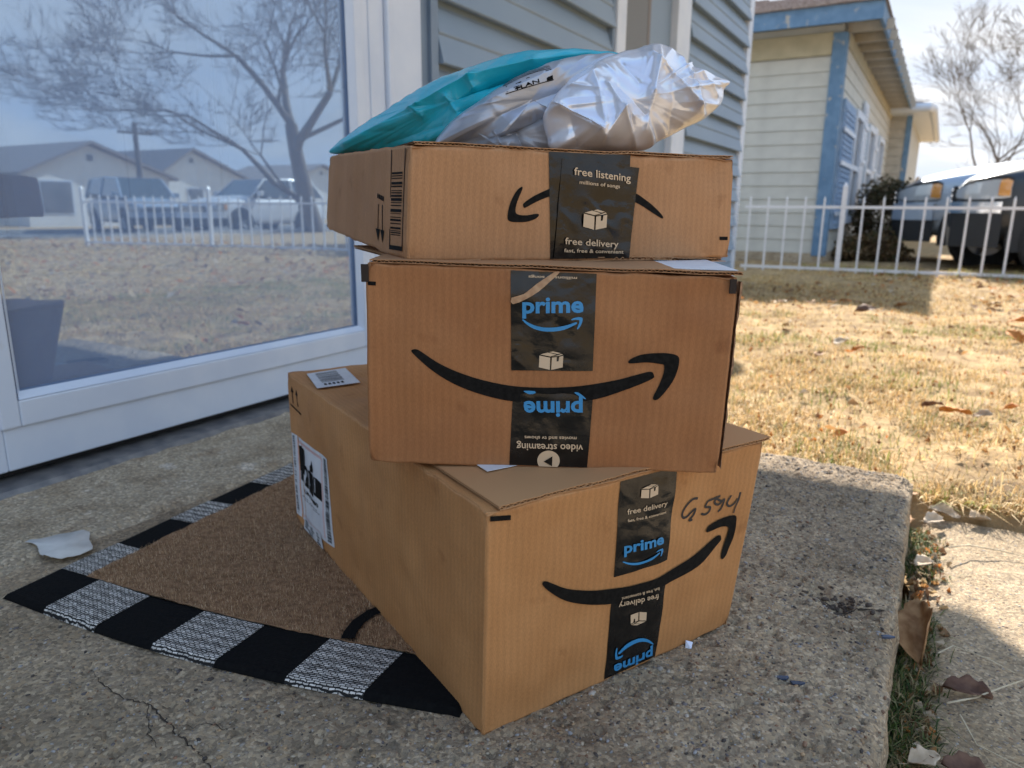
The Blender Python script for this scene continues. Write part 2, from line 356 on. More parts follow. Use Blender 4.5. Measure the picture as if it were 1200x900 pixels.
def corrugated(name, A, B, depth, out, mat, parent, thick=.0035, seed=1, wob=.0012, waves=True):
    """raw edge of a corrugated flap from A to B; out = direction it faces, depth = how far it reaches in"""
    A = np.array(A, float); B = np.array(B, float); out = np.array(out, float); out /= np.linalg.norm(out)
    Lg = np.linalg.norm(B-A); t = (B-A)/Lg; upv = np.cross(t, out); upv /= np.linalg.norm(upv)
    if upv[2] < 0 : upv = -upv
    n = int(Lg/.0016); a = np.linspace(0, 1, n+1); base = A+(B-A)*a[:, None]
    P = []; F = []
    def strip(h, ph, amp, inn, wseed):
        o = len(P); jag = vnoise(np.stack([a*Lg, a*0, a*0], 1), 120, wseed)*wob+vnoise(np.stack([a*Lg, a*0, a*0], 1), 30, wseed+4)*wob*1.5
        z = h+amp*np.sin(a*Lg/.0075*2*math.pi+ph)+vnoise(np.stack([a*Lg, a*0, a*0], 1), 25, seed+9)*wob*.8
        for lvl, (dd, zz_) in enumerate(((0, 0), (0, .0006), (-depth, .0006), (-depth, 0))):
            q = base+out*((jag if dd == 0 else jag*0)+dd+inn)[:, None]+upv*(z+zz_)[:, None]
            P.extend(q.tolist())
        for lv in range(4):
            x0 = o+lv*(n+1); x1 = o+((lv+1) % 4)*(n+1)
            for i in range(n): F.append((x0+i, x0+i+1, x1+i+1, x1+i))
    strip(thick/2, 0, 0, 0, seed); strip(-thick/2, 0, 0, 0, seed+1)
    if waves: strip(0, 0, thick/2*.9, -.0006, seed+2)
    return obj(name, mesh(name, P, F, mat), parent)

# logo arrow polygons in the unit square of the middle box face
ARC = [(0.1255, 0.5871), (0.1375, 0.5913), (0.1514, 0.5808), (0.1931, 0.5339), (0.2491, 0.4878), (0.3239, 0.4462), (0.4035, 0.4236), (0.4736, 0.4205), (0.5479, 0.428), (0.6219, 0.4457), (0.6951, 0.4751), (0.7494, 0.5063), (0.7856, 0.5242), (0.7957, 0.5049), (0.7918, 0.4877), (0.7517, 0.4508), (0.6975, 0.4091), (0.6428, 0.3741), (0.5688, 0.3493), (0.494, 0.34), (0.4095, 0.3436), (0.3436, 0.3625), (0.2777, 0.3967), (0.2213, 0.4433), (0.1746, 0.4989), (0.1421, 0.5467), (0.1255, 0.5755)]
ARW = [(0.7221, 0.5662), (0.7279, 0.5833), (0.7544, 0.6069), (0.7907, 0.6179), (0.8272, 0.6207), (0.8552, 0.6096), (0.8614, 0.5769), (0.8555, 0.5095), (0.8399, 0.4492), (0.8191, 0.3965), (0.8059, 0.3784), (0.7979, 0.3914), (0.8118, 0.4555), (0.8211, 0.5152), (0.821, 0.5571), (0.8114, 0.5647), (0.7744, 0.5702), (0.7333, 0.562)]
def small_smile(name, face, left, right, bot, mat, parent, off=.002, part='both'):
    """the same arrow, small: left/right tips and lowest point in face uv"""
    l = np.array(left); r = np.array(right); ax = r-l; dn = np.array(bot)-(l+r)/2
    def tr(p): x = (p[0]-.1255)/(.8614-.1255); y = (.60-p[1])/(.60-.34); return tuple(l+ax*x+dn*y)
    return decal(name, face, [[tr(p) for p in ARC], [tr(p) for p in ARW]], mat, parent, off, .02, 2)
def box_icon(face, c0, c1, c2, parent, off=.002):
    """little open parcel symbol; c0 bottom left, c1 bottom right, c2 top right (face uv)"""
    o = np.array(c0); x = np.array(c1)-o; y = np.array(c2)-np.array(c1)
    T = lambda pts: [tuple(o+x*a+y*b) for a, b in pts]
    polys = [T([(0, .12), (.44, -.02), (.46, .66), (.03, .78)]), T([(.5, -.02), (.96, .12), (.99, .78), (.83, .72), (.80, .47), (.72, .44), (.72, .70), (.53, .66)]),
             T([(.06, .84), (.46, .73), (.72, .84), (.36, .95)]), T([(.52, .72), (.66, .76), (.92, .88), (.98, .84), (.8, .77)]), T([(.42, .97), (.76, .87), (.9, .92), (.58, 1.02)])]
    return decal('parcel_symbol', face, polys, M_tan, parent, off, .05)

# ---- large bottom box
B = [(-.0253, .6059, .0), (.2707, .8058, 0), (-.045, 1.288, .004), (-.3463, 1.0854, .012),
     (-.0209, .5958, .2386), (.2904, .7941, .2425), (-.052, 1.348, .2386), (-.3662, 1.1495, .2386)]
bot = thing('cardboard_box', 'largest box, bottom of the stack, with a white battery warning label on its side', 'cardboard box', B[0], 'shipping boxes in the stack')
fb = box_faces(B, 11, .0028, .0032); make_body(fb, M_card, bot)
f = fb['front']
decal('arrow_print', f, [[(0.1771, 0.6275), (0.1924, 0.6235), (0.2553, 0.5654), (0.3335, 0.5189), (0.429, 0.4814), (0.5289, 0.4606), (0.6325, 0.4583), (0.7377, 0.4862), (0.8123, 0.53), (0.866, 0.5593), (0.882, 0.5339), (0.8733, 0.5144), (0.8085, 0.4456), (0.7318, 0.4127), (0.6478, 0.3947), (0.6258, 0.3862), (0.5368, 0.3828), (0.4359, 0.4004), (0.3385, 0.4465), (0.2587, 0.5044), (0.2071, 0.5639), (0.1778, 0.611)],
    [(0.8012, 0.6037), (0.8131, 0.6323), (0.8765, 0.649), (0.929, 0.6409), (0.939, 0.6031), (0.9403, 0.5259), (0.9265, 0.4534), (0.9005, 0.4211), (0.8906, 0.4392), (0.9008, 0.5032), (0.9089, 0.5576), (0.9037, 0.5882), (0.8675, 0.6021), (0.8185, 0.5969)]], M_ink, bot, off=.0013, step=.006, smooth_k=3)
decal('corner_mark', f, [[(.008, .9830), (.0672, .966), (.0677, .945), (.008, .962)]], M_ink, bot)
t1 = sheet('tape_strip', f, [(.4266, .5376), (.6374, .5309), (.6254, .988), (.4157, .988)], M_tape, bot, seed=4)
t1['label'] = 'upper strip of black tape'
box_icon(f, (.4931, .883), (.5565, .8818), (.5528, .9398), t1)
text('lettering', f, 'free delivery', (.4506, .827), (.6003, .8183), (.4489, .8454), M_tan, t1)
text('lettering', f, 'fast, free & convenient', (.4529, .7927), (.602, .7781), (.452, .8027), M_tan, t1)
text('lettering', f, 'prime', (.4531, .6429), (.6069, .6298), (.4495, .6818), M_blue, t1, bold=.03)
small_smile('arrow_print', f, (.4504, .6061), (.6067, .6038), (.5352, .565), M_blue, t1)
t2 = sheet('tape_strip', f, [(.432, .012), (.6461, .012), (.6488, .3911), (.4309, .4638)], M_tape, bot, seed=8, jag=0)
t2['label'] = 'lower strip of black tape with upside-down lettering'
text('lettering', f, 'fast, free & convenient', (.6169, .4035), (.4653, .4202), (.619, .3908), M_tan, t2)
text('lettering', f, 'free delivery', (.6177, .3683), (.4574, .3932), (.6202, .3459), M_tan, t2)
box_icon(f, (.5728, .3021), (.5038, .3212), (.5101, .2545), t2)
small_smile('arrow_print', f, (.6235, .0957), (.4634, .108), (.5312, .1708), M_blue, t2)
text('lettering', f, 'prime', (.6237, .0728), (.462, .075), (.6291, .0290), M_blue, t2, bold=.03)
HW = [[(.7350, .7993), (.7134, .8016), (.6922, .7773), (.6802, .7434), (.6868, .7191), (.7025, .7185), (.722, .7411), (.7326, .7463), (.7297, .7189), (.7147, .6957), (.7288, .6931)],
      [(.8380, .7742), (.808, .7700), (.7849, .7668), (.7772, .7408), (.8, .7301), (.7997, .7091), (.7835, .6992), (.7643, .7101)],
      [(.8482, .7422), (.8231, .7641), (.8176, .7463), (.8382, .7298), (.8587, .7518), (.854, .7069), (.842, .6912)],
      [(.8876, .7619), (.8752, .7262), (.8914, .7031), (.9201, .7173), (.9238, .7323)], [(.9340, .7600), (.9320, .7180), (.9240, .6836), (.9190, .6560)]]
def stroke(face, pts, wd, off=.0009):
    p = np.array(pts)*[face.w, face.h]; q = []
    for i in range(len(p)-1):
        a, b, c, d = p[max(i-1, 0)], p[i], p[i+1], p[min(i+2, len(p)-1)]
        for t in (0, .25, .5, .75): q.append(.5*(2*b+(-a+c)*t+(2*a-5*b+4*c-d)*t*t+(-a+3*b-3*c+d)*t**3))
    q.append(p[-1]); q = np.array(q); t = np.gradient(q, axis=0); t /= np.linalg.norm(t, axis=1)[:, None]+1e-9; nn = np.stack([-t[:, 1], t[:, 0]], 1)
    A = q+nn*wd/2; Bq = q-nn*wd/2; al = np.vstack([A, Bq])/[face.w, face.h]; m = len(q)
    return face.pt(al[:, 0], al[:, 1], off), [(i, i+1, m+i+1, m+i) for i in range(m-1)]
mb = MB()
for s_ in HW: mb.add(*[x if isinstance(x, list) else x.tolist() for x in stroke(f, s_, .0028)])
hw = mb.done('handwritten_number', M_marker, bot); hw['label'] = 'number handwritten in black marker'
# battery warning label on the left face
f = fb['left']
q1 = [(.0128, .045), (.3021, .0938), (.2918, .6274), (.010, .5935)]
lab = sheet('warning_label', f, q1, M_white, bot, off=.0005, wr=.0001, seed=2); lab['label'] = 'white warning label with a red hatched border'
def lq(a, b): # label unit square -> face uv
    q = [np.array(x) for x in q1]; return tuple(q[0]*(1-a)*(1-b)+q[1]*a*(1-b)+q[2]*a*b+q[3]*(1-a)*b)
def lpoly(name, polys, mat, off=.0011, par=None, **k): return decal(name, f, [[lq(*p) for p in q] for q in polys], mat, par or lab, off, .03, **k)
hat = []
for i in range(26):
    a = .17+i*(.66/26); hat.append([(a, .93), (a+.014, .93), (a+.024, .965), (a+.01, .965)])
    if i < 22: hat.append([(a, .035), (a+.014, .035), (a+.024, .06), (a+.01, .06)])
for i in range(40):
    b = .05+i*(.9/40)
    for a in (.13, .82): hat.append([(a, b), (a+.035, b+.007), (a+.035, b+.018), (a, b+.011)])
lpoly('red_hatching', hat, M_pink, .0009)
bars = []; rs = random.Random(3); b = .03
while b < .97:
    h = rs.choice([.004, .006, .01, .014]); bars.append([(.89, b), (.965, b), (.965, b+h), (.89, b+h)])
    if rs.random() < .85: bars.append([(.03, b), (.075, b), (.075, b+h*.9), (.03, b+h*.9)])
    b += h+rs.choice([.004, .007, .011])
lpoly('barcode', bars, M_ink)
bat = []
def cyl(x, y0, y1, wd): bat.append([(x, y0), (x+wd, y0-.01), (x+wd, y1-.01), (x+wd*.5, y1+.008), (x, y1)])
cyl(.20, .60, .90, .15); cyl(.22, .50, .68, .09); cyl(.33, .46, .70, .10); cyl(.45, .43, .69, .15); cyl(.62, .46, .67, .20)
lpoly('battery_symbol', bat+[[(.52, .70), (.60, .70), (.62, .74), (.6, .80), (.575, .84), (.565, .79), (.53, .76)]], M_ink)
for x in (.27, .36, .47, .66): lpoly('battery_gap', [[(x, .5), (x+.012, .5), (x+.012, .66), (x, .66)]], M_white, .0014)
text('lettering', f, 'UN3480', lq(.30, .36), lq(.72, .34), lq(.30, .41), M_ink, lab, .0012, .02, .75)
lpoly('small_print', [[(.22+.06*i, .27+.012*j), (.26+.06*i, .27+.012*j), (.26+.06*i, .277+.012*j), (.22+.06*i, .277+.012*j)] for i in range(9) for j in (0, 2) if (i+j) % 5], M_ink)
q2 = [(.078, .006), (.229, .010), (.23, .112), (.0818, .085)]
lb2 = sheet('address_label', f, q2, M_white, bot, off=.0016, wr=.0001, seed=6, n=(8, 8))
def lq2(a, b): q = [np.array(x) for x in q2]; return tuple(q[0]*(1-a)*(1-b)+q[1]*a*(1-b)+q[2]*a*b+q[3]*(1-a)*b)
pr = [[lq2(a, b), lq2(a+w_, b), lq2(a+w_, b+.09), lq2(a, b+.09)] for (a, b, w_) in ((.08, .78, .2), (.08, .6, .25), (.08, .42, .16), (.08, .25, .3), (.42, .7, .12), (.4, .5, .2), (.42, .3, .1), (.74, .72, .08), (.74, .52, .14), (.74, .3, .1), (.72, .1, .18), (.3, .1, .2))]
decal('small_print', f, pr, M_ink, lb2, .0022, .03)
ar = []
for x0 in (.040, .078):
    ar += [[(x0-.003, .81), (x0+.003, .81), (x0+.003, .89), (x0-.003, .89)], [(x0-.010, .885), (x0+.010, .885), (x0, .925)]]
ar.append([(.016, .785), (.098, .765), (.098, .776), (.016, .796)])
decal('this_way_up_arrows', f, ar, M_ink, bot, .0006, .03)
# labels lying on the top face
def world_label(name, pts, z, mat, parent, lab=None):
    c = np.array([(x, y, z) for x, y in pts]); v = c.tolist()+(c-[0, 0, .0006]).tolist(); n = len(pts)
    o = obj(name, mesh(name, v, [tuple(range(n)), tuple(range(2*n-1, n-1, -1))]+[(i, i+n, (i+1) % n+n, (i+1) % n) for i in range(n)], mat), parent)
    if lab: o['label'] = lab
    return o
tp = [(-.327, 1.126), (-.286, 1.033), (-.231, 1.072), (-.276, 1.172)]
zt = .2400+.0015
sl_ = world_label('shipping_label', tp, zt, M_white, bot, 'white barcode label on the back left of the top')
a, b_, c_, d_ = [np.array(p) for p in tp]; T2 = lambda u, v: tuple(a*(1-u)*(1-v)+b_*u*(1-v)+c_*u*v+d_*(1-u)*v)
mb = MB(); x = .1
while x < .72:
    w_ = rs.choice([.008, .012, .018]); mb.add([(*T2(q, r), zt+.0004) for q, r in ((x, .18), (x+w_, .18), (x+w_, .72), (x, .72))], [(0, 1, 2, 3)]); x += w_+rs.choice([.028, .04])
for y_ in (.2, .3, .4, .5, .6): mb.add([(*T2(q, r), zt+.0004) for q, r in ((.8, y_), (.9, y_), (.9, y_+.06), (.8, y_+.06))], [(0, 1, 2, 3)])
mb.done('barcode', M_ink, sl_)['kind'] = 'stuff'
s2 = world_label('shipping_label', [(-.07, .76), (-.024, .683), (.012, .705), (-.02, .79)], .2452, M_white, bot, 'corner of a white label sticking out from under the middle box')
mb = MB()
for i in range(7): mb.add([(-.03+.004*i, .702+.002*i, .2456), (-.028+.004*i, .702+.002*i, .2456), (-.030+.004*i, .712+.002*i, .2456), (-.032+.004*i, .712+.002*i, .2456)], [(0, 1, 2, 3)])
mb.done('small_print', M_ink, s2)
# top flaps: two sheets meeting on the centre line, raw edge over the front
e1 = np.array(B[5], float)-np.array(B[4], float); e1n = e1/np.linalg.norm(e1); outf = np.array([e1n[1], -e1n[0], 0])
A_ = np.array(B[4])+e1n*.012+np.array([0, 0, .0012]); Bq = np.array(B[5])+e1n*.006+np.array([0, 0, .004])
corrugated('flap', A_+outf*.0005, Bq+outf*.003, .30, outf, M_card, bot, thick=.0028, seed=21, wob=.0009)

# ---- middle box
Mx = [(-.1456, .705, .2470), (.2098, .695, .2400), (.212, .965, .2400), (-.15, .975, .2470),
      (-.1421, .705, .4480), (.2150, .695, .4375), (.228, .965, .4375), (-.145, .975, .4480)]
mid = thing('cardboard_box', 'middle box of the stack, with a full black smiling arrow across its front', 'cardboard box', Mx[0], 'shipping boxes in the stack')
fm = box_faces(Mx, 31, .0022, .0028); make_body(fm, M_card2, mid)
f = fm['front']
decal('arrow_print', f, [ARC, ARW], M_ink, mid, off=.0009, step=.007, smooth_k=3)
decal('corner_mark', f, [[(.006, .9133), (.0279, .9128), (.0277, .8937), (.006, .8943)]], M_ink, mid)
t1 = sheet('tape_strip', f, [(.4014, .5023), (.6265, .516), (.6219, .993), (.3918, .993)], M_tape, mid, seed=14, wr=.0008); t1['label'] = 'upper strip of black tape, torn near its top'
text('lettering', f, 'prime', (.4268, .7922), (.5917, .808), (.4257, .849), M_blue, t1, bold=.03, off=.0022)
small_smile('arrow_print', f, (.4275, .762), (.5908, .778), (.5090, .706), M_blue, t1, .0022)
box_icon(f, (.4778, .5144), (.5459, .5196), (.5435, .608), t1)
text('lettering', f, 'millions of songs', (.57, .975), (.44, .972), (.57, .965), M_tan, t1)
tr_ = decal('torn_tape_edge', f, [[(.3968, .8646), (.4297, .8846), (.4619, .9338), (.4909, .9708), (.51, .995), (.5234, .9938), (.4981, .9481), (.4693, .8993), (.4368, .8616), (.4007, .833)]], M_torn, t1, .0026, .01, 2)
t2 = sheet('tape_strip', f, [(.4039, .008), (.6269, .008), (.6315, .4053), (.408, .3966)], M_tape, mid, seed=18); t2['label'] = 'lower strip of black tape with upside-down lettering'
text('lettering', f, 'prime', (.6033, .3589), (.4386, .3459), (.6052, .298), M_blue, t2, bold=.03)
text('lettering', f, 'movies and tv shows', (.5915, .1746), (.4447, .1692), (.592, .1607), M_tan, t2)
text('lettering', f, 'video streaming', (.6109, .1332), (.423, .1283), (.6118, .1045), M_tan, t2)
decal('arrow_print', f, [[(.438, .402), (.468, .4035), (.470, .392), (.455, .386), (.445, .392)], [(.578, .404), (.590, .405), (.606, .385), (.612, .372), (.600, .380)]], M_blue, t2, .002, .02, 2)
ci = [(.5156+.032*math.cos(a_), .040+.0556*math.sin(a_)) for a_ in np.linspace(-.62, math.pi+.62, 24)]
decal('play_symbol', f, [ci], M_tan, t2, .002, .02)
decal('play_symbol', f, [[(.502, .036), (.526, .012), (.526, .066)]], M_tape, t2, .0028, .02)
# flap edges
A_ = np.array(Mx[4])+[.004, -.0005, .0015]; Bq = np.array(Mx[5])+[.004, -.0005, .0035]
corrugated('flap', A_, Bq, .25, (0, -1, 0), M_card2, mid, thick=.0026, seed=41, wob=.0007)
A_ = np.array(Mx[5])+[.0025, .001, -.004]; Bq = np.array(Mx[1])+[.0025, .001, .004]
mb = MB()
nn_ = 40
for i in range(nn_):
    a0, a1 = i/nn_, (i+1)/nn_
    p0 = A_*(1-a0)+Bq*a0; p1 = A_*(1-a1)+Bq*a1
    def jx(t_): return .0022+.0006*math.sin(t_*19)+.0005*math.sin(t_*47)-.0012*t_
    mb.add([p0, p1, p1+[jx(a1), .002, 0], p0+[jx(a0), .002, 0], p0+[0, .012, 0], p1+[0, .012, 0], p1+[jx(a1), .012, 0], p0+[jx(a0), .012, 0]], [(0, 1, 2, 3), (3, 2, 6, 7), (7, 6, 5, 4)])
mb.done('side_flap', M_cardedge, mid)
mb = MB(); mb.box((-.146, .702, .430), (-.1390, .7045, .447)); mb.done('corner_hole', M_dark, mid)
mb = MB(); mb.box((.2065, .6918, .423), (.2125, .6945, .4365)); mb.done('corner_hole', M_dark, mid)
world_label('shipping_label', [(.08, .74), (.215, .699), (.226, .90), (.10, .93)], .4445, M_white, mid, 'white label on the exposed corner of the top')

# ---- top box
T = [(-.1042, .715, .4485), (.2533, .86, .4462), (.0613, 1.324, .4660), (-.2980, 1.179, .4676),
     (-.0976, .711, .5576), (.2494, .857, .5568), (.0610, 1.32, .5755), (-.2860, 1.175, .5777)]
top = thing('cardboard_box', 'flat box on top of the stack, carrying two plastic mailers', 'cardboard box', T[0], 'shipping boxes in the stack')
ft = box_faces(T, 51, .0018, .004); make_body(ft, M_card3, top)
f = ft['front']
decal('arrow_print', f, [[(0.3055, 0.6728), (0.308, 0.6519), (0.2977, 0.5671), (0.2917, 0.4967), (0.2924, 0.4406), (0.304, 0.4199), (0.3268, 0.4179), (0.3496, 0.4314), (0.3589, 0.4289), (0.3582, 0.4076), (0.3456, 0.3788), (0.3229, 0.357), (0.2957, 0.3536), (0.2753, 0.3629), (0.2695, 0.3978), (0.2717, 0.4817), (0.2797, 0.566), (0.2923, 0.6368)],
    [(0.312, 0.5117), (0.3163, 0.533), (0.3385, 0.5837), (0.3656, 0.6279), (0.3931, 0.6655), (0.4397, 0.7121), (0.5116, 0.7327), (0.5859, 0.717), (0.6579, 0.641), (0.6843, 0.5979), (0.7166, 0.532), (0.7441, 0.4576), (0.7554, 0.4124), (0.7503, 0.4001), (0.7178, 0.4566), (0.6856, 0.5155), (0.6541, 0.5587), (0.5873, 0.6214), (0.5128, 0.6455), (0.4407, 0.6332), (0.394, 0.5943), (0.3619, 0.5568), (0.3348, 0.5129), (0.3168, 0.4838)]], M_ink, top, smooth_k=3)
decal('corner_mark', f, [[(.9571, .2195), (.988, .2194), (.988, .1834), (.9578, .1837)]], M_ink, top)
t1 = sheet('tape_strip', f, [(.3997, .01), (.6380, .01), (.6360, .990), (.3816, .990)], M_tape, top, seed=24, wr=.0012); t1['label'] = 'under strip of crumpled black tape'
t2 = sheet('tape_strip', f, [(.4087, .02), (.6454, .012), (.6645, .8754), (.4202, .9345)], M_tape, top, seed=28, off=.0022, wr=.0012, wscale=40); t2['label'] = 'outer strip of black tape with lettering'
text('lettering', f, 'free listening', (.4553, .7925), (.6359, .7434), (.4546, .8427), M_tan, t2, off=.0044)
text('lettering', f, 'millions of songs', (.4731, .712), (.6014, .6814), (.4728, .7365), M_tan, t2, off=.0044)
box_icon(f, (.4909, .2953), (.5672, .2888), (.5645, .4729), t2, .0044)
text('lettering', f, 'free delivery', (.4375, .1545), (.6058, .1181), (.4369, .2008), M_tan, t2, off=.0044)
text('lettering', f, 'fast, free & convenient', (.4361, .0779), (.6231, .0586), (.4358, .1039), M_tan, t2, off=.0044)
f = ft['left']
fr_ = [(.859, .0545), (.9720, .0827), (.9750, .975), (.8538, .9734)]
def fq(a, b): q = [np.array(x) for x in fr_]; return tuple(q[0]*(1-a)*(1-b)+q[1]*a*(1-b)+q[2]*a*b+q[3]*(1-a)*b)
P_ = [[fq(0, 0), fq(.05, 0), fq(.05, 1), fq(0, 1)], [fq(.95, 0), fq(1, 0), fq(1, 1), fq(.95, 1)], [fq(0, 0), fq(1, 0), fq(1, .045), fq(0, .045)]]
b = .15
for h, g in ((.008, .012), (.012, .01), (.007, .014), (.02, .03), (.01, .02), (.02, .014), (.008, .03), (.006, .012), (.03, .03), (.01, .02), (.008, .012), (.028, .012), (.02, .014), (.012, .012), (.008, .03), (.014, .012), (.025, .03), (.01, .014), (.01, .012), (.02, .02)):
    P_.append([fq(.1, b), fq(.88, b), fq(.88, b+h), fq(.1, b+h)]); b += h+g
    if b > .9: break
decal('barcode', f, P_, M_ink, top, .0006, .03)
P_ = [[(.739, .52), (.752, .515), (.752, .56), (.739, .565)], [(.757, .513), (.770, .508), (.770, .553), (.757, .558)], [(.775, .506), (.788, .501), (.788, .546), (.775, .551)], [(.793, .499), (.806, .494), (.806, .539), (.793, .544)]]
for x0 in (.755, .795): P_ += [[(x0-.003, .2), (x0+.003, .2), (x0+.003, .46), (x0-.003, .46)], [(x0, .09), (x0+.018, .215), (x0-.018, .215)]]
decal('arrow_marks', f, P_, M_ink, top, .0006, .03)
e1 = np.array(T[5])-np.array(T[4]); e1 = e1/np.linalg.norm(e1); outf = np.array([e1[1], -e1[0], 0]); outf /= np.linalg.norm(outf)
corrugated('flap', np.array(T[4])+e1*.004+[0, 0, .001], np.array(T[5])-e1*.002+[0, 0, .0005], .34, outf, M_card3, top, thick=.0026, seed=61, wob=.0013)
corrugated('flap', np.array(T[0])+[0, 0, -.0008]+e1*.006, np.array(T[1])+[0, 0, -.001]-e1*.008, .30, outf, M_card3, top, thick=.0034, seed=66, wob=.002)
# ------------------------------------------------------------------ plastic mailers
def foil(name, c, rough, metal, bumpd):
    def ex(m, t, b, mp, N, L):
        n = N('ShaderNodeTexNoise'); n.inputs['Scale'].default_value = 26; n.inputs['Detail'].default_value = 3; n.inputs['Distortion'].default_value = 1.2; L(mp.outputs[0], n.inputs['Vector'])
        v = N('ShaderNodeTexVoronoi'); v.feature = 'DISTANCE_TO_EDGE'; v.inputs['Scale'].default_value = 34; L(n.outputs[1], v.inputs['Vector'])
        v2 = N('ShaderNodeTexVoronoi'); v2.inputs['Scale'].default_value = 22; v2.feature = 'SMOOTH_F1'; L(mp.outputs[0], v2.inputs['Vector'])
        a = N('ShaderNodeMath'); a.operation = 'ADD'; L(n.outputs[0], a.inputs[0]); L(v2.outputs[0], a.inputs[1])
        u = N('ShaderNodeBump'); u.inputs['Strength'].default_value = .5; u.inputs['Distance'].default_value = bumpd; L(a.outputs[0], u.inputs['Height']); L(u.outputs[0], b.inputs['Normal'])
    return material(name, c, rough=rough, metal=metal, spec=.6, extra=ex)
M_silver = foil('silver_grey_poly', (.76, .80, .90), .20, .40, .0006)
M_greyin = foil('grey_poly', (.34, .37, .43), .34, .2, .0012)
M_fold = foil('grey_folded_poly', (.42, .46, .54), .28, .45, .0006)
M_teal = foil('teal_poly', (.008, .40, .52), .24, .0, .0018)

def facets(XZ, cell, amp, seed):
    r_ = np.random.default_rng(seed+100); lo = XZ.min(0)-cell*2; hi = XZ.max(0)+cell*2
    gx, gz = np.meshgrid(np.arange(lo[0], hi[0], cell), np.arange(lo[1], hi[1], cell*.8)); pts = np.stack([gx.ravel(), gz.ravel()], 1)+r_.uniform(-.42, .42, (gx.size, 2))*cell
    hh = r_.uniform(-1, 1, len(pts))*amp; res = delaunay_2d_cdt([Vector(p) for p in pts], [], [], 0, 1e-7); vs_ = np.array([v[:] for v in res[0]]); org = [o[0] if o else 0 for o in res[3]]; hh = hh[org]
    out_ = np.zeros(len(XZ))
    for a, b, c in res[2]:
        A, B_, C = vs_[a], vs_[b], vs_[c]; den = (B_[1]-C[1])*(A[0]-C[0])+(C[0]-B_[0])*(A[1]-C[1])
        if abs(den) < 1e-12: continue
        w1 = ((B_[1]-C[1])*(XZ[:, 0]-C[0])+(C[0]-B_[0])*(XZ[:, 1]-C[1]))/den; w2 = ((C[1]-A[1])*(XZ[:, 0]-C[0])+(A[0]-C[0])*(XZ[:, 1]-C[1]))/den; w3 = 1-w1-w2
        k = (w1 >= -1e-6) & (w2 >= -1e-6) & (w3 >= -1e-6); out_[k] = w1[k]*hh[a]+w2[k]*hh[b]+w3[k]*hh[c]
    return out_
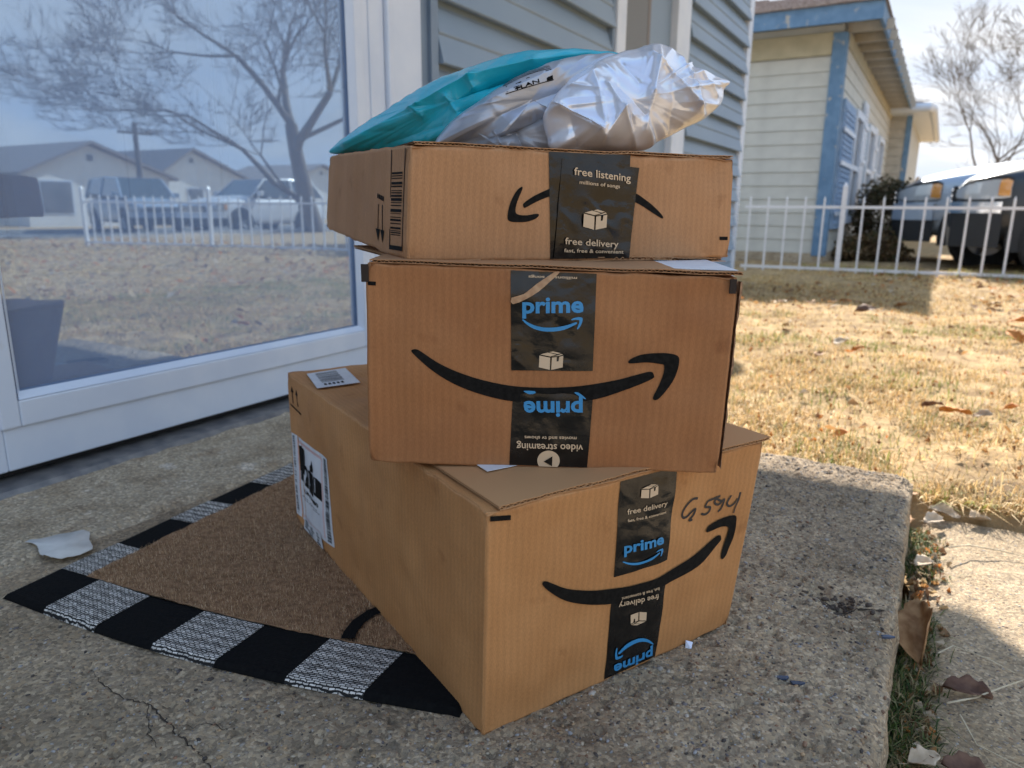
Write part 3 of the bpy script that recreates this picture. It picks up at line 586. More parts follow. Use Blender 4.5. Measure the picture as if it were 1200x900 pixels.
def bag(name, outline, T, mat, parent, ridges=(), center=None, yb=.5, rings=70, segs=300, pw=2.2, seam=.35, seed=1, lift=None, rw=26, fa=1.0):
    """closed, inflated plastic bag; outline: list of (x, y, z) seen from the front, T: half thickness,
       ridges: (x0, z0, x1, z1, height, width) folds standing proud (or sunk) of the front"""
    O = np.array(outline, float); n = len(O); res = []
    for i in range(n):
        a, b, c, d = [O[(i+j-1) % n] for j in range(4)]
        for t in np.arange(8)/8: res.append(.5*((2*b)+(-a+c)*t*.8+(2*a-5*b+4*c-d)*t*t*.8+(-a+3*b-3*c+d)*t**3*.8) if False else b+(c-b)*t+ .5*t*(1-t)*((b-a)*(1-t)-(d-c)*t)*.9)
    Q = np.array(res); seg = np.r_[0, np.cumsum(np.linalg.norm(np.diff(np.vstack([Q, Q[:1]]), axis=0), axis=1))]
    s = np.linspace(0, seg[-1], segs, endpoint=False); Q2 = np.vstack([Q, Q[:1]]); E = np.stack([np.interp(s, seg, Q2[:, k]) for k in range(3)], 1)
    th = s/seg[-1]*2*math.pi
    E = E+np.stack([vnoise(np.stack([s*70, s*0, s*0], 1), 1, seed)*.0008, s*0, vnoise(np.stack([s*70, s*0, s*0+3], 1), 1, seed)*.0008], 1)
    Cn = np.array(center) if center is not None else O.mean(0)
    r = 1-(1-np.linspace(0, 1, rings))**1.5; r[0] = 0.004
    out_ = []
    for side in (-1, 1):
        P = Cn+(E[None]-Cn)*r[:, None, None]; rr = np.broadcast_to(r[:, None], P.shape[:2]); P = P.reshape(-1, 3).copy(); rr = rr.ravel(); t = np.tile(th, rings)
        prof = np.clip(1-rr**pw, 0, 1)**.5
        h = T*(prof*(1 if side < 0 else .9))
        # crumpled film: flat facets meeting in sharp creases
        fc = facets(P[:, [0, 2]], .078, .0100*fa, seed+side)+facets(P[:, [0, 2]], .034, .0010*fa, seed+7+side)
        h = h+fc*np.clip(prof*2.2, 0, 1)*(T/.05)**.5
        # gathers running in from the seam
        g = np.abs(vnoise(np.stack([np.cos(t)*rw/6.28, np.sin(t)*rw/6.28, rr*1.2+side], 1), 1, seed+5))
        h = h-T*seam*g*np.clip(prof*1.6, 0, 1)*(rr**3.5)
        c = np.abs(vnoise(P*[1, .3, 1], 24, seed+9+side)); c2 = np.abs(vnoise(P*[1, .3, 1]+c[:, None]*.01, 50, seed+12+side))
        h = h+(c*.0015+c2*.0006)*np.clip(prof*2, 0, 1)*(T/.05)**.5
        if side < 0:
            for x0, z0, x1, z1, hh, ww in ridges:
                a = np.array([x0, z0]); b = np.array([x1, z1]); ab = b-a; q = P[:, [0, 2]]-a
                k = np.clip((q@ab)/(ab@ab), 0, 1); d = np.linalg.norm(q-k[:, None]*ab, axis=1)
                h = h+hh*np.exp(-d/ww)*np.clip(prof*2.5, 0, 1)
        P[:, 1] += side*h
        if lift is not None: P = lift(P, side)
        out_.append(P)
    A, Bk = out_; m = segs; i = np.arange(rings*m).reshape(rings, m); j = np.roll(i, -1, axis=1)
    F1 = np.stack([i[:-1].ravel(), j[:-1].ravel(), j[1:].ravel(), i[1:].ravel()], 1); F2 = F1[:, ::-1]+rings*m
    V = np.vstack([A, Bk]); F = np.vstack([F1, F2])
    me = mesh(name, V, F, mat, True)
    bm = bmesh.new(); bm.from_mesh(me); bmesh.ops.remove_doubles(bm, verts=bm.verts, dist=.00035)
    bmesh.ops.recalc_face_normals(bm, faces=bm.faces); bm.to_mesh(me); bm.free(); me.polygons.foreach_set('use_smooth', np.ones(len(me.polygons), bool))
    return obj(name, me, parent), (A, rings, m)
ZB_ = .5600   # lid of the top box at its front
def keep_up(zb):
    def fn(P, side):
        P = P.copy(); lid = .5590+np.clip((P[:, 1]-.80), 0, 1)*.043+.0015
        P[:, 2] = np.maximum(P[:, 2], lid); return P
    return fn
sil = thing('plastic_mailer', 'crumpled silver grey plastic mailer bag lying on the top box', 'mailer bag', (.10, .88, .565))
main = [(.0373, .86, .6118), (.0545, .87, .6348), (.0835, .88, .6564), (.1179, .89, .6729), (.1610, .9, .6835), (.1780, .9, .680), (.1931, .9, .6705), (.1975, .9, .6625), (.203, .9, .6655), (.206, .9, .6590), (.2238, .9, .6538), (.2492, .9, .6438), (.2432, .9, .6365),
        (.2411, .9, .6215), (.2224, .9, .6034), (.1981, .9, .5918), (.1718, .89, .5783), (.1458, .88, .566), (.0954, .87, .564), (.044, .86, .564), (.036, .86, .5792), (.0318, .86, .5973)]
rid = [(.040, .613, .092, .583, .013, .006), (.092, .583, .098, .575, .010, .006),            # open flap edge running down to the right
       (.098, .577, .118, .607, .012, .006), (.118, .607, .128, .598, .010, .005),
       (.085, .650, .097, .590, .006, .004), (.060, .632, .090, .651, .008, .005), (.112, .628, .142, .600, -.009, .008),
       (.100, .632, .138, .566, .010, .005), (.161, .680, .150, .625, .012, .006), (.150, .668, .214, .604, .010, .005), (.150, .625, .144, .585, .006, .006),
       (.188, .668, .206, .612, .012, .005), (.206, .612, .240, .618, .008, .006), (.196, .64, .236, .640, -.012, .007), (.205, .655, .228, .628, .008, .004), (.125, .600, .132, .570, -.008, .006),
       (.172, .640, .176, .585, -.006, .010), (.118, .655, .135, .633, -.006, .006), (.06, .60, .07, .568, -.012, .014)]
bg_main, _ = bag('bag_body', main, .060, M_silver, sil, rid, center=(.13, .885, .615), seed=5, lift=keep_up(0), seam=.30)
left = [(-.0984, .93, .5725), (-.0752, .93, .6023), (-.0436, .92, .6226), (-.0031, .91, .6460), (.0459, .9, .6652), (.085, .9, .6728), (.125, .9, .670), (.13, .9, .63), (.0967, .9, .5912), (.045, .9, .5985), (.0, .9, .5855), (-.02, .9, .577), (-.06, .92, .577)]
lr_ = [(-.06, .606, .05, .655, .008, .010), (-.02, .602, .05, .628, -.006, .010), (-.03, .579, .04, .600, .007, .005)]
bg_left, (LA, lrn, lm) = bag('folded_side', left, .040, M_fold, sil, lr_, center=(.02, .905, .620), seed=15, lift=keep_up(0), seam=.2)
under = [(-.10, .95, .568), (-.07, .93, .590), (-.02, .92, .598), (.03, .91, .606), (.08, .90, .606), (.09, .90, .565), (.0, .90, .563), (-.06, .92, .565)]
bag('under_layer', under, .030, M_greyin, sil, [(-.03, .597, -.012, .566, .012, .006), (.0, .59, .01, .568, -.008, .006), (.03, .60, .045, .566, .008, .005), (-.05, .59, -.02, .57, .008, .006)], center=(0, .91, .583), seed=25, lift=keep_up(0), seam=.4)
# crimped seam along the two open edges
def surf_y(objs_A, x, z):
    A = objs_A[0]; d = (A[:, 0]-x)**2+(A[:, 2]-z)**2; i = np.argsort(d)[:3]; return A[i, 1].mean()
mainA = _
def seam_(pts, AA, name):
    mb = MB(); q = []
    for i in range(len(pts)-1):
        for t in np.linspace(0, 1, 14, endpoint=False): q.append(np.array(pts[i])*(1-t)+np.array(pts[i+1])*t)
    q.append(np.array(pts[-1]))
    P = [np.array([x, surf_y(AA, x, z)-.0016, z]) for x, z in q]
    v = []
    for i, p in enumerate(P): v += [tuple(p+[0, 0, .0016]), tuple(p+[0, -.0016-.0008*(i % 2), 0]), tuple(p-[0, 0, .0018])]
    fcs = []
    for i in range(len(P)-1): fcs += [(3*i, 3*i+1, 3*i+4, 3*i+3), (3*i+1, 3*i+2, 3*i+5, 3*i+4)]
    mb.add(v, fcs); return mb.done(name, M_silver, sil)
seam_([(.040, .613), (.062, .602), (.080, .592), (.094, .582)], mainA, 'crimped_seam')
# black print on the folded side: a band of strokes and lettering following the film
def print_on(AA, name, strokes, parent, mat=M_ink, dy=.0009):
    mb = MB()
    for poly in strokes:
        c = [(x, surf_y(AA, x, z)-dy, z) for x, z in poly]; mb.add(c, [tuple(range(len(c)))])
    o = mb.done(name, mat, parent); return o
class _F:  # map text onto the bag front through x,z
    pass
def bag_text(body, x0, z0, x1, z1, h, AA, parent, bold=.03, dy=.0012, mat=M_ink):
    v, f = text_poly(body, bold); v = v.copy(); lo, hi = v[:, 0].min(), v[:, 0].max(); t = (v[:, 0]-lo)/(hi-lo)
    ax = np.array([x1-x0, z1-z0]); pe = np.array([-ax[1], ax[0]])/np.linalg.norm(ax)
    XZ = np.array([x0, z0])+ax*t[:, None]+pe*(v[:, 1]/.72*h)[:, None]
    A = AA[0]
    Y = np.array([A[np.argsort((A[:, 0]-x)**2+(A[:, 2]-z)**2)[:4], 1].min() for x, z in XZ])
    return obj('lettering', mesh('lettering', np.stack([XZ[:, 0], Y-dy, XZ[:, 1]], 1), f, mat), parent)
st = []
x0, z0, x1, z1 = -.010, .6245, .044, .6400
ax = np.array([x1-x0, z1-z0]); Ln = np.linalg.norm(ax); ax /= Ln; pe = np.array([-ax[1], ax[0]])
def bq(a, b): p = np.array([x0, z0])+ax*Ln*a+pe*b; return (p[0], p[1])
for k, (b0, b1) in enumerate(((0, .0009), (.0115, .0122), (.0135, .0141), (.0155, .0160))):
    N_ = 14
    for i in range(N_):
        a0, a1 = i/N_, (i+1)/N_; sh = lambda a_: .004*math.sin(a_*2.6)*(k > 0)*.8
        st.append([bq(a0, b0+sh(a0)), bq(a1, b0+sh(a1)), bq(a1, b1+sh(a1)), bq(a0, b1+sh(a0))])
for (a0, a1, b0, b1, sk) in ((.03, .06, .002, .010, .02), (.20, .32, .002, .009, .05), (.45, .52, .003, .011, .03), (.86, .99, .001, .012, .02)):
    st.append([bq(a0, b0), bq(a1, b0), bq(a1+sk, b1), bq(a0+sk, b1)])
print_on((LA, 0, 0), 'black_print', st, sil)
bag_text('TLAN', x0+.010, z0+.0036, x1-.016, z1-.0030, .0042, (LA, 0, 0), sil, bold=.015)
UA = None
# ---- teal mailer
tl = thing('plastic_mailer', 'teal plastic mailer bag leaning over the left side of the silver one', 'mailer bag', (-.05, .98, .57))
teal = [(-.2786, 1.15, .5785), (-.2651, 1.14, .5926), (-.2282, 1.12, .6127), (-.1832, 1.08, .6306), (-.1283, 1.03, .6527), (-.0913, 1.0, .664), (-.0571, .98, .671), (-.014, .96, .6815), (.0272, .94, .6847), (.0775, .93, .6841), (.1182, .93, .6807),
        (.1391, .93, .6735), (.0983, .93, .6692), (.0578, .93, .6632), (.0221, .92, .6499), (-.003, .92, .6345), (-.0233, .92, .6152), (-.0442, .93, .6026), (-.0779, .96, .5894), (-.1149, 1.0, .5799), (-.1561, 1.05, .5785), (-.2132, 1.1, .5785)]
tr = [(-.245, .589, -.125, .628, .014, .012), (-.125, .628, -.055, .655, .014, .010), (-.055, .655, .02, .668, .010, .008), (.02, .668, .09, .678, .006, .006),
      (-.058, .655, -.050, .640, .008, .004), (-.085, .632, -.070, .612, .010, .006), (-.135, .625, -.118, .613, .008, .004), (-.20, .60, -.16, .60, -.004, .006),
      (-.07, .612, -.035, .622, -.010, .006), (-.03, .640, .01, .652, -.006, .006), (-.18, .585, -.09, .600, -.008, .01)]
def teal_lift(P, side):
    P = P.copy()
    if side > 0: P[:, 1] += np.clip((P[:, 2]-.57)*0, 0, 1)
    lid = .5590+np.clip((P[:, 1]-.80), 0, .5)*.043+.0015
    inside = P[:, 0] > -.285
    P[:, 2] = np.where(inside, np.maximum(P[:, 2], lid), P[:, 2]); return P
bag('bag_body', teal, .045, M_teal, tl, tr, center=(-.07, .985, .628), seed=45, lift=teal_lift, seam=.12, pw=2.0, fa=.55)
# ------------------------------------------------------------------ porch slab, path, lawn
def grid_mesh(us, vs, fn):
    u, v = np.meshgrid(us, vs); u = u.ravel(); v = v.ravel(); P = fn(u, v); nu, nv = len(us), len(vs); i = np.arange(nu*nv).reshape(nv, nu)
    return P, np.stack([i[:-1, :-1].ravel(), i[:-1, 1:].ravel(), i[1:, 1:].ravel(), i[1:, :-1].ravel()], 1)
def conc(m, t, b, mp, N, L):
    base = b.inputs['Base Color'].links[0].from_socket
    v = N('ShaderNodeTexVoronoi'); v.inputs['Scale'].default_value = 270; L(mp.outputs[0], v.inputs['Vector'])
    r = N('ShaderNodeValToRGB'); e = r.color_ramp.elements; e[0].position = 0; e[0].color = (.42, .37, .31, 1); e[1].position = 1; e[1].color = (1.9, 1.85, 1.75, 1)
    e.new(.25).color = (.75, .68, .6, 1); e.new(.5).color = (1.0, .97, .92, 1); e.new(.75).color = (1.3, 1.12, .88, 1)
    sp = N('ShaderNodeSeparateXYZ'); L(v.outputs['Color'], sp.inputs[0]); L(sp.outputs[0], r.inputs[0])
    q = N('ShaderNodeMixRGB'); q.blend_type = 'MULTIPLY'; q.inputs[0].default_value = .62; L(base, q.inputs[1]); L(r.outputs[0], q.inputs[2]); L(q.outputs[0], b.inputs['Base Color'])
    n = N('ShaderNodeTexNoise'); n.inputs['Scale'].default_value = 120; n.inputs['Detail'].default_value = 8; n.inputs['Roughness'].default_value = .7; L(mp.outputs[0], n.inputs['Vector'])
    u = N('ShaderNodeBump'); u.inputs['Strength'].default_value = .8; u.inputs['Distance'].default_value = .006; L(n.outputs[0], u.inputs['Height'])
    u2 = N('ShaderNodeBump'); u2.inputs['Strength'].default_value = .5; u2.inputs['Distance'].default_value = .0015; u2.invert = True; L(v.outputs['Distance'], u2.inputs['Height']); L(u.outputs[0], u2.inputs['Normal']); L(u2.outputs[0], b.inputs['Normal'])
M_conc = material('exposed_aggregate_concrete', (.30, .24, .17), (.44, .36, .265), scale=7, rough=.9, extra=conc, spec=.3, spots=[((.20, .155, .11), 2.3, .50, .72), ((.10, .085, .07), 38, .62, .74)])
M_sill = material('rough_old_concrete', (.33, .275, .205), (.48, .42, .33), scale=9, rough=.95, extra=conc, spec=.15, spots=[((.20, .14, .09), 9, .58, .75), ((.62, .58, .52), 13, .64, .74)])
M_path = material('path_concrete', (.34, .27, .185), (.46, .37, .265), scale=5, rough=.9, extra=conc, spec=.3)
M_soil = material('lawn_soil_and_thatch', (.26, .17, .085), (.50, .35, .18), scale=14, rough=.95, bump=.8, bscale=80, bdist=.01, spec=.2, spots=[((.12, .08, .045), 3, .6, .75)])
us = np.unique(np.r_[np.linspace(-3, .1, 40), np.linspace(.1, 1.555, 430)]); vs = np.unique(np.r_[np.linspace(-1.065, -.02, 310), np.linspace(-.02, .012, 14)])
PITS = [(.962, -.055, .020, .016), (.985, -.085, .014, .010), (.955, -.030, .012, .009), (.950, -.012, .008, .012), (.36, -.16, .008, .004), (1.50, -.28, .008, .005)]
def slab(u, v):
    P = SA(np.stack([u, v, u*0], 1))
    near = np.clip((v+1.05)/.5, .35, 1)
    z = .0019*fbm(P, 55, 3, 3)*near-.0045*np.clip(fbm(P, 120, 9, 2)-.42, 0, 1)*near*2-.003*np.clip(vnoise(P, 30, 19)-.55, 0, 1)
    for ps, pn, pr, pd in PITS:
        d = np.hypot((u-ps)/1.3, v-pn)+vnoise(P, 90, 2)*.004; z -= pd*np.exp(-(d/pr)**4)
    # hairline crack
    cr = lambda a: .44+.022*np.sin(a*19)+.012*np.sin(a*47+1)
    # crack through s in .30-.52 near n -.80 -> -.48
    cs = .44-(v+.80)*.35+.012*np.sin(v*55)+.006*np.sin(v*131)+vnoise(P, 60, 44)*.004
    z -= .0028*np.exp(-((u-cs+.06)/.0016)**2)*((v > -.80) & (v < -.42))
    z -= .005*np.exp(-((u-.945-.006*np.sin(v*140))/.0022)**2)*(v > -.05)
    # rounded, chipped outer edges
    en = .012-v+vnoise(P, 22, 7)*.006; es = 1.555-u+vnoise(P, 18, 8)*.008
    z -= .012*np.exp(-np.clip(en, 0, 1)/.007)+.012*np.exp(-np.clip(es, 0, 1)/.008)
    sh = np.where(v > .0119, 1, 0)*0
    P[:, 2] = z
    P += EN*(np.where(v > -.004, vnoise(P, 40, 12)*.004, 0))[:, None]
    return P
P, F = grid_mesh(us, vs, slab); nv_, nu_ = len(vs), len(us)
idx = np.arange(nu_*nv_).reshape(nv_, nu_); V = P.tolist(); FF = [tuple(q) for q in F.tolist()]
def skirt(ids, outd):
    global V, FF
    prev = ids
    for k, dz in enumerate((.03, .07, .14)):
        b0 = len(V)
        for a in ids:
            p = np.array(P[a])+outd*(.003*k+.006*vnoise(np.array([[P[a][0], P[a][1], dz]]), 45, 3)[0]); V.append([p[0], p[1], -dz])
        cur = list(range(b0, len(V)))
        for i in range(len(ids)-1): FF.append((prev[i], prev[i+1], cur[i+1], cur[i]))
        prev = cur
skirt(idx[-1, :].tolist(), EN); skirt(idx[:, -1].tolist(), ES)
slab_o = kind(obj('porch_slab', mesh('porch_slab', V, FF, M_conc, True)), 'structure')
# smoother old strip of concrete along the house
us2 = np.linspace(-3, 1.56, 300); vs2 = np.linspace(-1.50, -1.060, 80)
def strip(u, v):
    P = SA(np.stack([u, v, u*0], 1)); z = .005+.0018*fbm(P, 25, 5, 4)-.009*np.clip((v+1.085)/.02+vnoise(P, 18, 4)*.8, 0, 1)
    P[:, 2] = z; return P
P2, F2 = grid_mesh(us2, vs2, strip); kind(obj('porch_strip', mesh('porch_strip', P2, F2, M_sill, True)), 'structure')
# pebbles showing in the worn surface
ico = bmesh.new(); bmesh.ops.create_icosphere(ico, subdivisions=1, radius=1); iv = np.array([v.co[:] for v in ico.verts]); iface = np.array([[v.index for v in f.verts] for f in ico.faces]); ico.free()
def pebbles(name, n, fn, rmin, rmax, sink, mat, flat=.5):
    pos, rad = fn(n); n = len(pos); V = []; C = []
    ang = rng.uniform(0, 6.28, n); sx = rad*rng.uniform(.8, 1.5, n); sy = rad*rng.uniform(.6, 1.0, n); sz = rad*flat
    ca, sa = np.cos(ang), np.sin(ang); jit = 1+rng.normal(0, .12, (n, len(iv), 1))
    q = iv[None]*jit; x = q[:, :, 0]*sx[:, None]; y = q[:, :, 1]*sy[:, None]; z = q[:, :, 2]*sz[:, None]
    V = np.stack([x*ca[:, None]-y*sa[:, None]+pos[:, None, 0], x*sa[:, None]+y*ca[:, None]+pos[:, None, 1], z+pos[:, None, 2]-(sz*sink)[:, None]], 2).reshape(-1, 3)
    Fp = (iface[None]+(np.arange(n)*len(iv))[:, None, None]).reshape(-1, 3)
    pal = np.array([(.38, .31, .24), (.42, .38, .33), (.26, .15, .09), (.16, .14, .14), (.46, .38, .28), (.30, .25, .2), (.08, .065, .055), (.44, .30, .17), (.34, .33, .33)])
    c = pal[rng.integers(0, len(pal), n)]*rng.uniform(.65, 1.1, (n, 1)); C = np.repeat(c, len(iv), 0)
    return obj(name, mesh(name, V, Fp, mat, True, col=C))
M_peb = material('pebble', (.8, .8, .8), (1.1, 1.1, 1.1), scale=300, rough=.75, attr='Col', bump=.3, bscale=500, bdist=.0006)
def slabpos(n):
    s = rng.uniform(.12, 1.55, n); v = rng.uniform(-1.04, .008, n); keep = rng.uniform(0, 1, n) < np.clip(.12+(v+.95)/.75, 0, 1)
    s, v = s[keep], v[keep]; P = slab(s, v); r = .0009+.0019*rng.uniform(0, 1, len(s))**2.5+.0016*(rng.uniform(0, 1, len(s)) > .985)
    return P, r
kind(pebbles('slab_pebbles', 34000, slabpos, 0, 0, .05, M_peb, .6), 'stuff', 'small brown and grey pebbles showing in the worn porch slab', 'pebbles')
def darkpos(n):
    s = .962+rng.normal(0, .011, n)+.01; v = -.062+rng.normal(0, .017, n); P = slab(s, v); return P, .0018+.0035*rng.uniform(0, 1, n)**2
pd_ = pebbles('pit_shade_grains', 90, darkpos, 0, 0, .1, M_dark if False else material('pit_shade_dark', (.045, .032, .025), (.11, .08, .06), scale=120, rough=.8), .6); kind(pd_, 'stuff', 'dark grains added to paint the shade of the pit near the slab edge', 'painted_shade')  # shade of the pit, put in as dark grains
def crack(pts, w0, seed_):
    mb = MB(); q = []; rc = random.Random(seed_)
    for i in range(len(pts)-1):
        for k in range(9):
            t = k/9; q.append((pts[i][0]*(1-t)+pts[i+1][0]*t+rc.gauss(0, .0011), pts[i][1]*(1-t)+pts[i+1][1]*t+rc.gauss(0, .0011)))
    n = len(q); A = np.array(q); T = np.gradient(A, axis=0); T /= np.linalg.norm(T, axis=1)[:, None]; Nn = np.stack([-T[:, 1], T[:, 0]], 1)
    wd = np.array([w0*rc.uniform(.25, 1)*math.sin(math.pi*(i+.5)/n)**.5 for i in range(n)])[:, None]
    E = np.vstack([A+Nn*wd, A-Nn*wd]); sn_ = np.stack([E@ES[:2], E@EN[:2]], 1); Z = slab(sn_[:, 0], sn_[:, 1])[:, 2]+.0009
    mb.add([(x, y, z) for (x, y), z in zip(E, Z)], [(i, i+1, n+i+1, n+i) for i in range(n-1)]); return mb.done('crack', material('crack_shadow', (.05, .038, .028), rough=1), slab_o)
crack([(-.47, .715), (-.443, .683), (-.40, .655), (-.372, .648), (-.335, .618), (-.31, .596), (-.282, .572), (-.262, .55)], .0013, 1)
crack([(-.372, .648), (-.36, .625), (-.345, .60), (-.33, .585)], .0008, 2)
crack([(-.335, .618), (-.30, .622), (-.27, .61)], .0007, 3)
crack([(.425, .868), (.445, .858), (.47, .848), (.487, .838)], .0016, 4)
# path beside the slab
def pathf(u, v):
    P = SA(np.stack([u, v, u*0], 1)); P[:, 2] = -.118+.0015*fbm(P, 30, 6, 3)-.03*np.exp(-np.clip(v-.035, 0, 1)/.02); return P
P3, F3 = grid_mesh(np.unique(np.r_[np.linspace(-6, .2, 30), np.linspace(.2, 1.66, 300)]), np.unique(np.r_[np.linspace(.03, .6, 140), np.linspace(.6, 1.3, 20)]), pathf)
kind(obj('concrete_path', mesh('concrete_path', P3, F3, M_path, True)), 'structure')
def pathpos(n):
    s = rng.uniform(.4, 1.65, n); v = rng.uniform(.07, .5, n); P = pathf(s, v); r = .001+.0018*rng.uniform(0, 1, n)**2; return P, r
kind(pebbles('path_pebbles', 6000, pathpos, 0, 0, .35, M_peb, .5), 'stuff', 'tiny pebbles showing in the concrete path', 'pebbles')
# ground, one sheet to the horizon
def ax(lo, hi, dense, far):
    a = list(np.arange(lo, hi, dense)); x = hi; st_ = dense
    while x < far: x += st_; st_ *= 1.35; a.append(x)
    x = lo; st_ = dense
    while x > -far: x -= st_; st_ *= 1.35; a.append(x)
    return np.unique(a)
def zground(u, v):
    P = SA(np.stack([u, v, u*0], 1))
    lump = .018*fbm(P, 1.6, 31, 2)+.010*fbm(P, 7, 33, 2)
    inn = ((u < 1.70) & (v > -.02) & (v < 1.35))|((u < 1.6) & (v > -1.6) & (v <= .03))
    z = -.085+lump
    d = np.maximum(np.maximum(u-1.655, -v-1.6), 0)   # behind the path end
    z = z-.05*np.exp(-np.abs(np.clip(u-1.66, 0, 9))/.04)*(v > 0)*(v < 1.3)
    z = np.where(inn, -.20, z)
    far = np.clip((np.hypot(u, v)-9)/12, 0, 1); z = z*(1-far)+far*(-.20-.35*np.clip((v-10)/15, 0, 1))
    return z
def gfn(u, v): P = SA(np.stack([u, v, u*0], 1)); P[:, 2] = zground(u, v); return P
P4, F4 = grid_mesh(ax(1.5, 9, .05, 900), ax(-2.5, 9, .05, 900), gfn)
kind(obj('ground', mesh('ground', P4, F4, M_soil, True)), 'structure')
# street across the yard
M_road = material('asphalt', (.045, .045, .047), (.07, .07, .07), scale=20, rough=.9)
def flat(name, s0, s1, n0, n1, z0, z1, m):
    mb = MB(); mb.add([S(s0, n0, z0), S(s1, n0, z0), S(s1, n1, z1), S(s0, n1, z1)], [(0, 3, 2, 1)]); return kind(mb.done(name, m), 'structure')
flat('street', -300, 300, 15.5, 24.5, -.33, -.50, M_road)
M_curb = material('kerb_concrete', (.35, .34, .32), (.45, .44, .41), scale=4, rough=.9)
mb = MB(); mb.sbox((-300, 15.2, -.6), (300, 15.5, -.20)); mb.sbox((-300, 24.5, -.8), (300, 24.8, -.36)); kind(mb.done('kerb', M_curb), 'structure')
flat('driveway', 8.6, 13.5, -.6, 15.2, -.145, -.22, M_path)

# ---- grass
def blades(name, s, v, z, hgt, wid, lean, pal, mat, seg=2, jitter=.25):
    n = len(s); base = SA(np.stack([s, v, z], 1)); az = rng.uniform(0, 6.28, n); d = np.stack([np.cos(az), np.sin(az), az*0], 1); a2 = az+rng.uniform(1, 2.1, n); wv = np.stack([np.cos(a2), np.sin(a2), az*0], 1)
    h = hgt*rng.uniform(.5, 1.25, n); ln = lean*rng.uniform(.2, 1.4, n); wd = wid*rng.uniform(.6, 1.3, n)
    mid_ = base+d*(h*ln*.35)[:, None]; mid_[:, 2] += h*.62*np.clip(1-ln*.3, .3, 1); tip = base+d*(h*ln)[:, None]; tip[:, 2] += h*np.clip(1-ln*.55, .12, 1)
    W_ = wv*(wd/2)[:, None]
    V = np.stack([base-W_, base+W_, mid_-W_*.8, mid_+W_*.8, tip], 1).reshape(-1, 3); k = np.arange(n)*5
    F = np.vstack([np.stack([k, k+1, k+3], 1), np.stack([k, k+3, k+2], 1), np.stack([k+2, k+3, k+4], 1)])
    pal = np.array(pal); c = pal[rng.integers(0, len(pal), n)]*rng.uniform(1-jitter, 1+jitter, (n, 1)); C = np.repeat(c, 5, 0)
    return obj(name, mesh(name, V, F, mat, False, col=C))
def blade_mat(name, tr=.3):
    m = bpy.data.materials.new(name); m.use_nodes = True; t = m.node_tree; b = t.nodes['Principled BSDF']; a = t.nodes.new('ShaderNodeAttribute'); a.attribute_name = 'Col'
    t.links.new(a.outputs[0], b.inputs['Base Color']); b.inputs['Roughness'].default_value = .6; b.inputs['Specular IOR Level'].default_value = .3
    tr_ = t.nodes.new('ShaderNodeBsdfTranslucent'); t.links.new(a.outputs[0], tr_.inputs[0]); mx = t.nodes.new('ShaderNodeMixShader'); mx.inputs[0].default_value = tr
    t.links.new(b.outputs[0], mx.inputs[1]); t.links.new(tr_.outputs[0], mx.inputs[2]); t.links.new(mx.outputs[0], t.nodes['Material Output'].inputs[0]); return m
M_blade = blade_mat('grass_blade', .35)
def scatter(n, s0, s1, v0, v1, dens_seed=50, power=1.0):
    s = rng.uniform(s0, s1, n); v = rng.uniform(v0, v1, n); P = SA(np.stack([s, v, s*0], 1)); k = fbm(P, 5, dens_seed, 3)*.8+.55+.5*vnoise(P, 1.6, 77)
    keep = (rng.uniform(0, 1, n) < np.clip(k, .12, 1)**power) & ~((s < 1.675) & (v > -.02) & (v < 1.35)) & ~((s < 1.575) & (v <= .03))
    return s[keep], v[keep]
STRAW = [(.70, .49, .22), (.80, .58, .29), (.58, .37, .15), (.42, .27, .12), (.74, .52, .24), (.52, .40, .18), (.36, .31, .13), (.86, .68, .40)]
sets = []
s, v = scatter(120000, 1.57, 3.4, -1.4, 1.9); s2_, v2_ = scatter(110000, 3.4, 8.3, -1.45, 3.2); s3_, v3_ = scatter(70000, 2.0, 8.5, 1.6, 10)
def grs(name, s, v, h, w_, lean, pal, lab):
    o = blades(name, s, v, zground(s, v)-.002, h, w_, lean, pal, M_blade); return kind(o, 'stuff', lab, 'grass')
grs('dry_grass', np.r_[s, s2_], np.r_[v, v2_], .034, .0027, 1.0, STRAW, 'dry straw coloured winter lawn between the porch and the fence')
grs('dry_grass', s3_, v3_, .04, .006, 1.0, STRAW, 'dry lawn of the front yard right of the path')
gs, gv = scatter(34000, 1.66, 4.5, -1.4, 2.0, 61, 3.2)
grs('green_grass', gs, gv, .040, .0026, .8, [(.20, .24, .05), (.28, .29, .08), (.36, .34, .11), (.16, .20, .05)], 'greener tufts growing through the dry lawn')
n_ = 5200; s = rng.uniform(.35, 1.56, n_); v = .018+np.abs(rng.normal(0, .022, n_)); k = (fbm(np.stack([s, s*0, s*0], 1), 7, 3, 2) > .05)|(s > 1.35); s, v = s[k], v[k]
o = blades('green_grass', s, v, -.127+s*0, .032, .0020, 1.1, [(.05, .09, .02), (.08, .13, .03), (.035, .06, .018), (.18, .20, .07), (.38, .30, .16), (.30, .24, .13)], M_blade)
kind(o, 'stuff', 'green grass growing in the gap between slab and path', 'grass')
n_ = 1500; s = 1.69+np.abs(rng.normal(0, .03, n_)); v = rng.uniform(.03, 1.0, n_)
o = blades('dry_grass', s, v, -.10+s*0, .05, .0026, 1.3, STRAW+[(.30, .32, .08)], M_blade); kind(o, 'stuff', 'long straw coloured grass overhanging the end of the path', 'grass')
n_ = 4000; s = 8.05+rng.normal(0, .12, n_); v = rng.uniform(-1.2, 2.4, n_); k = fbm(np.stack([v, v*0, v*0], 1), 2.2, 5, 2) > -.2
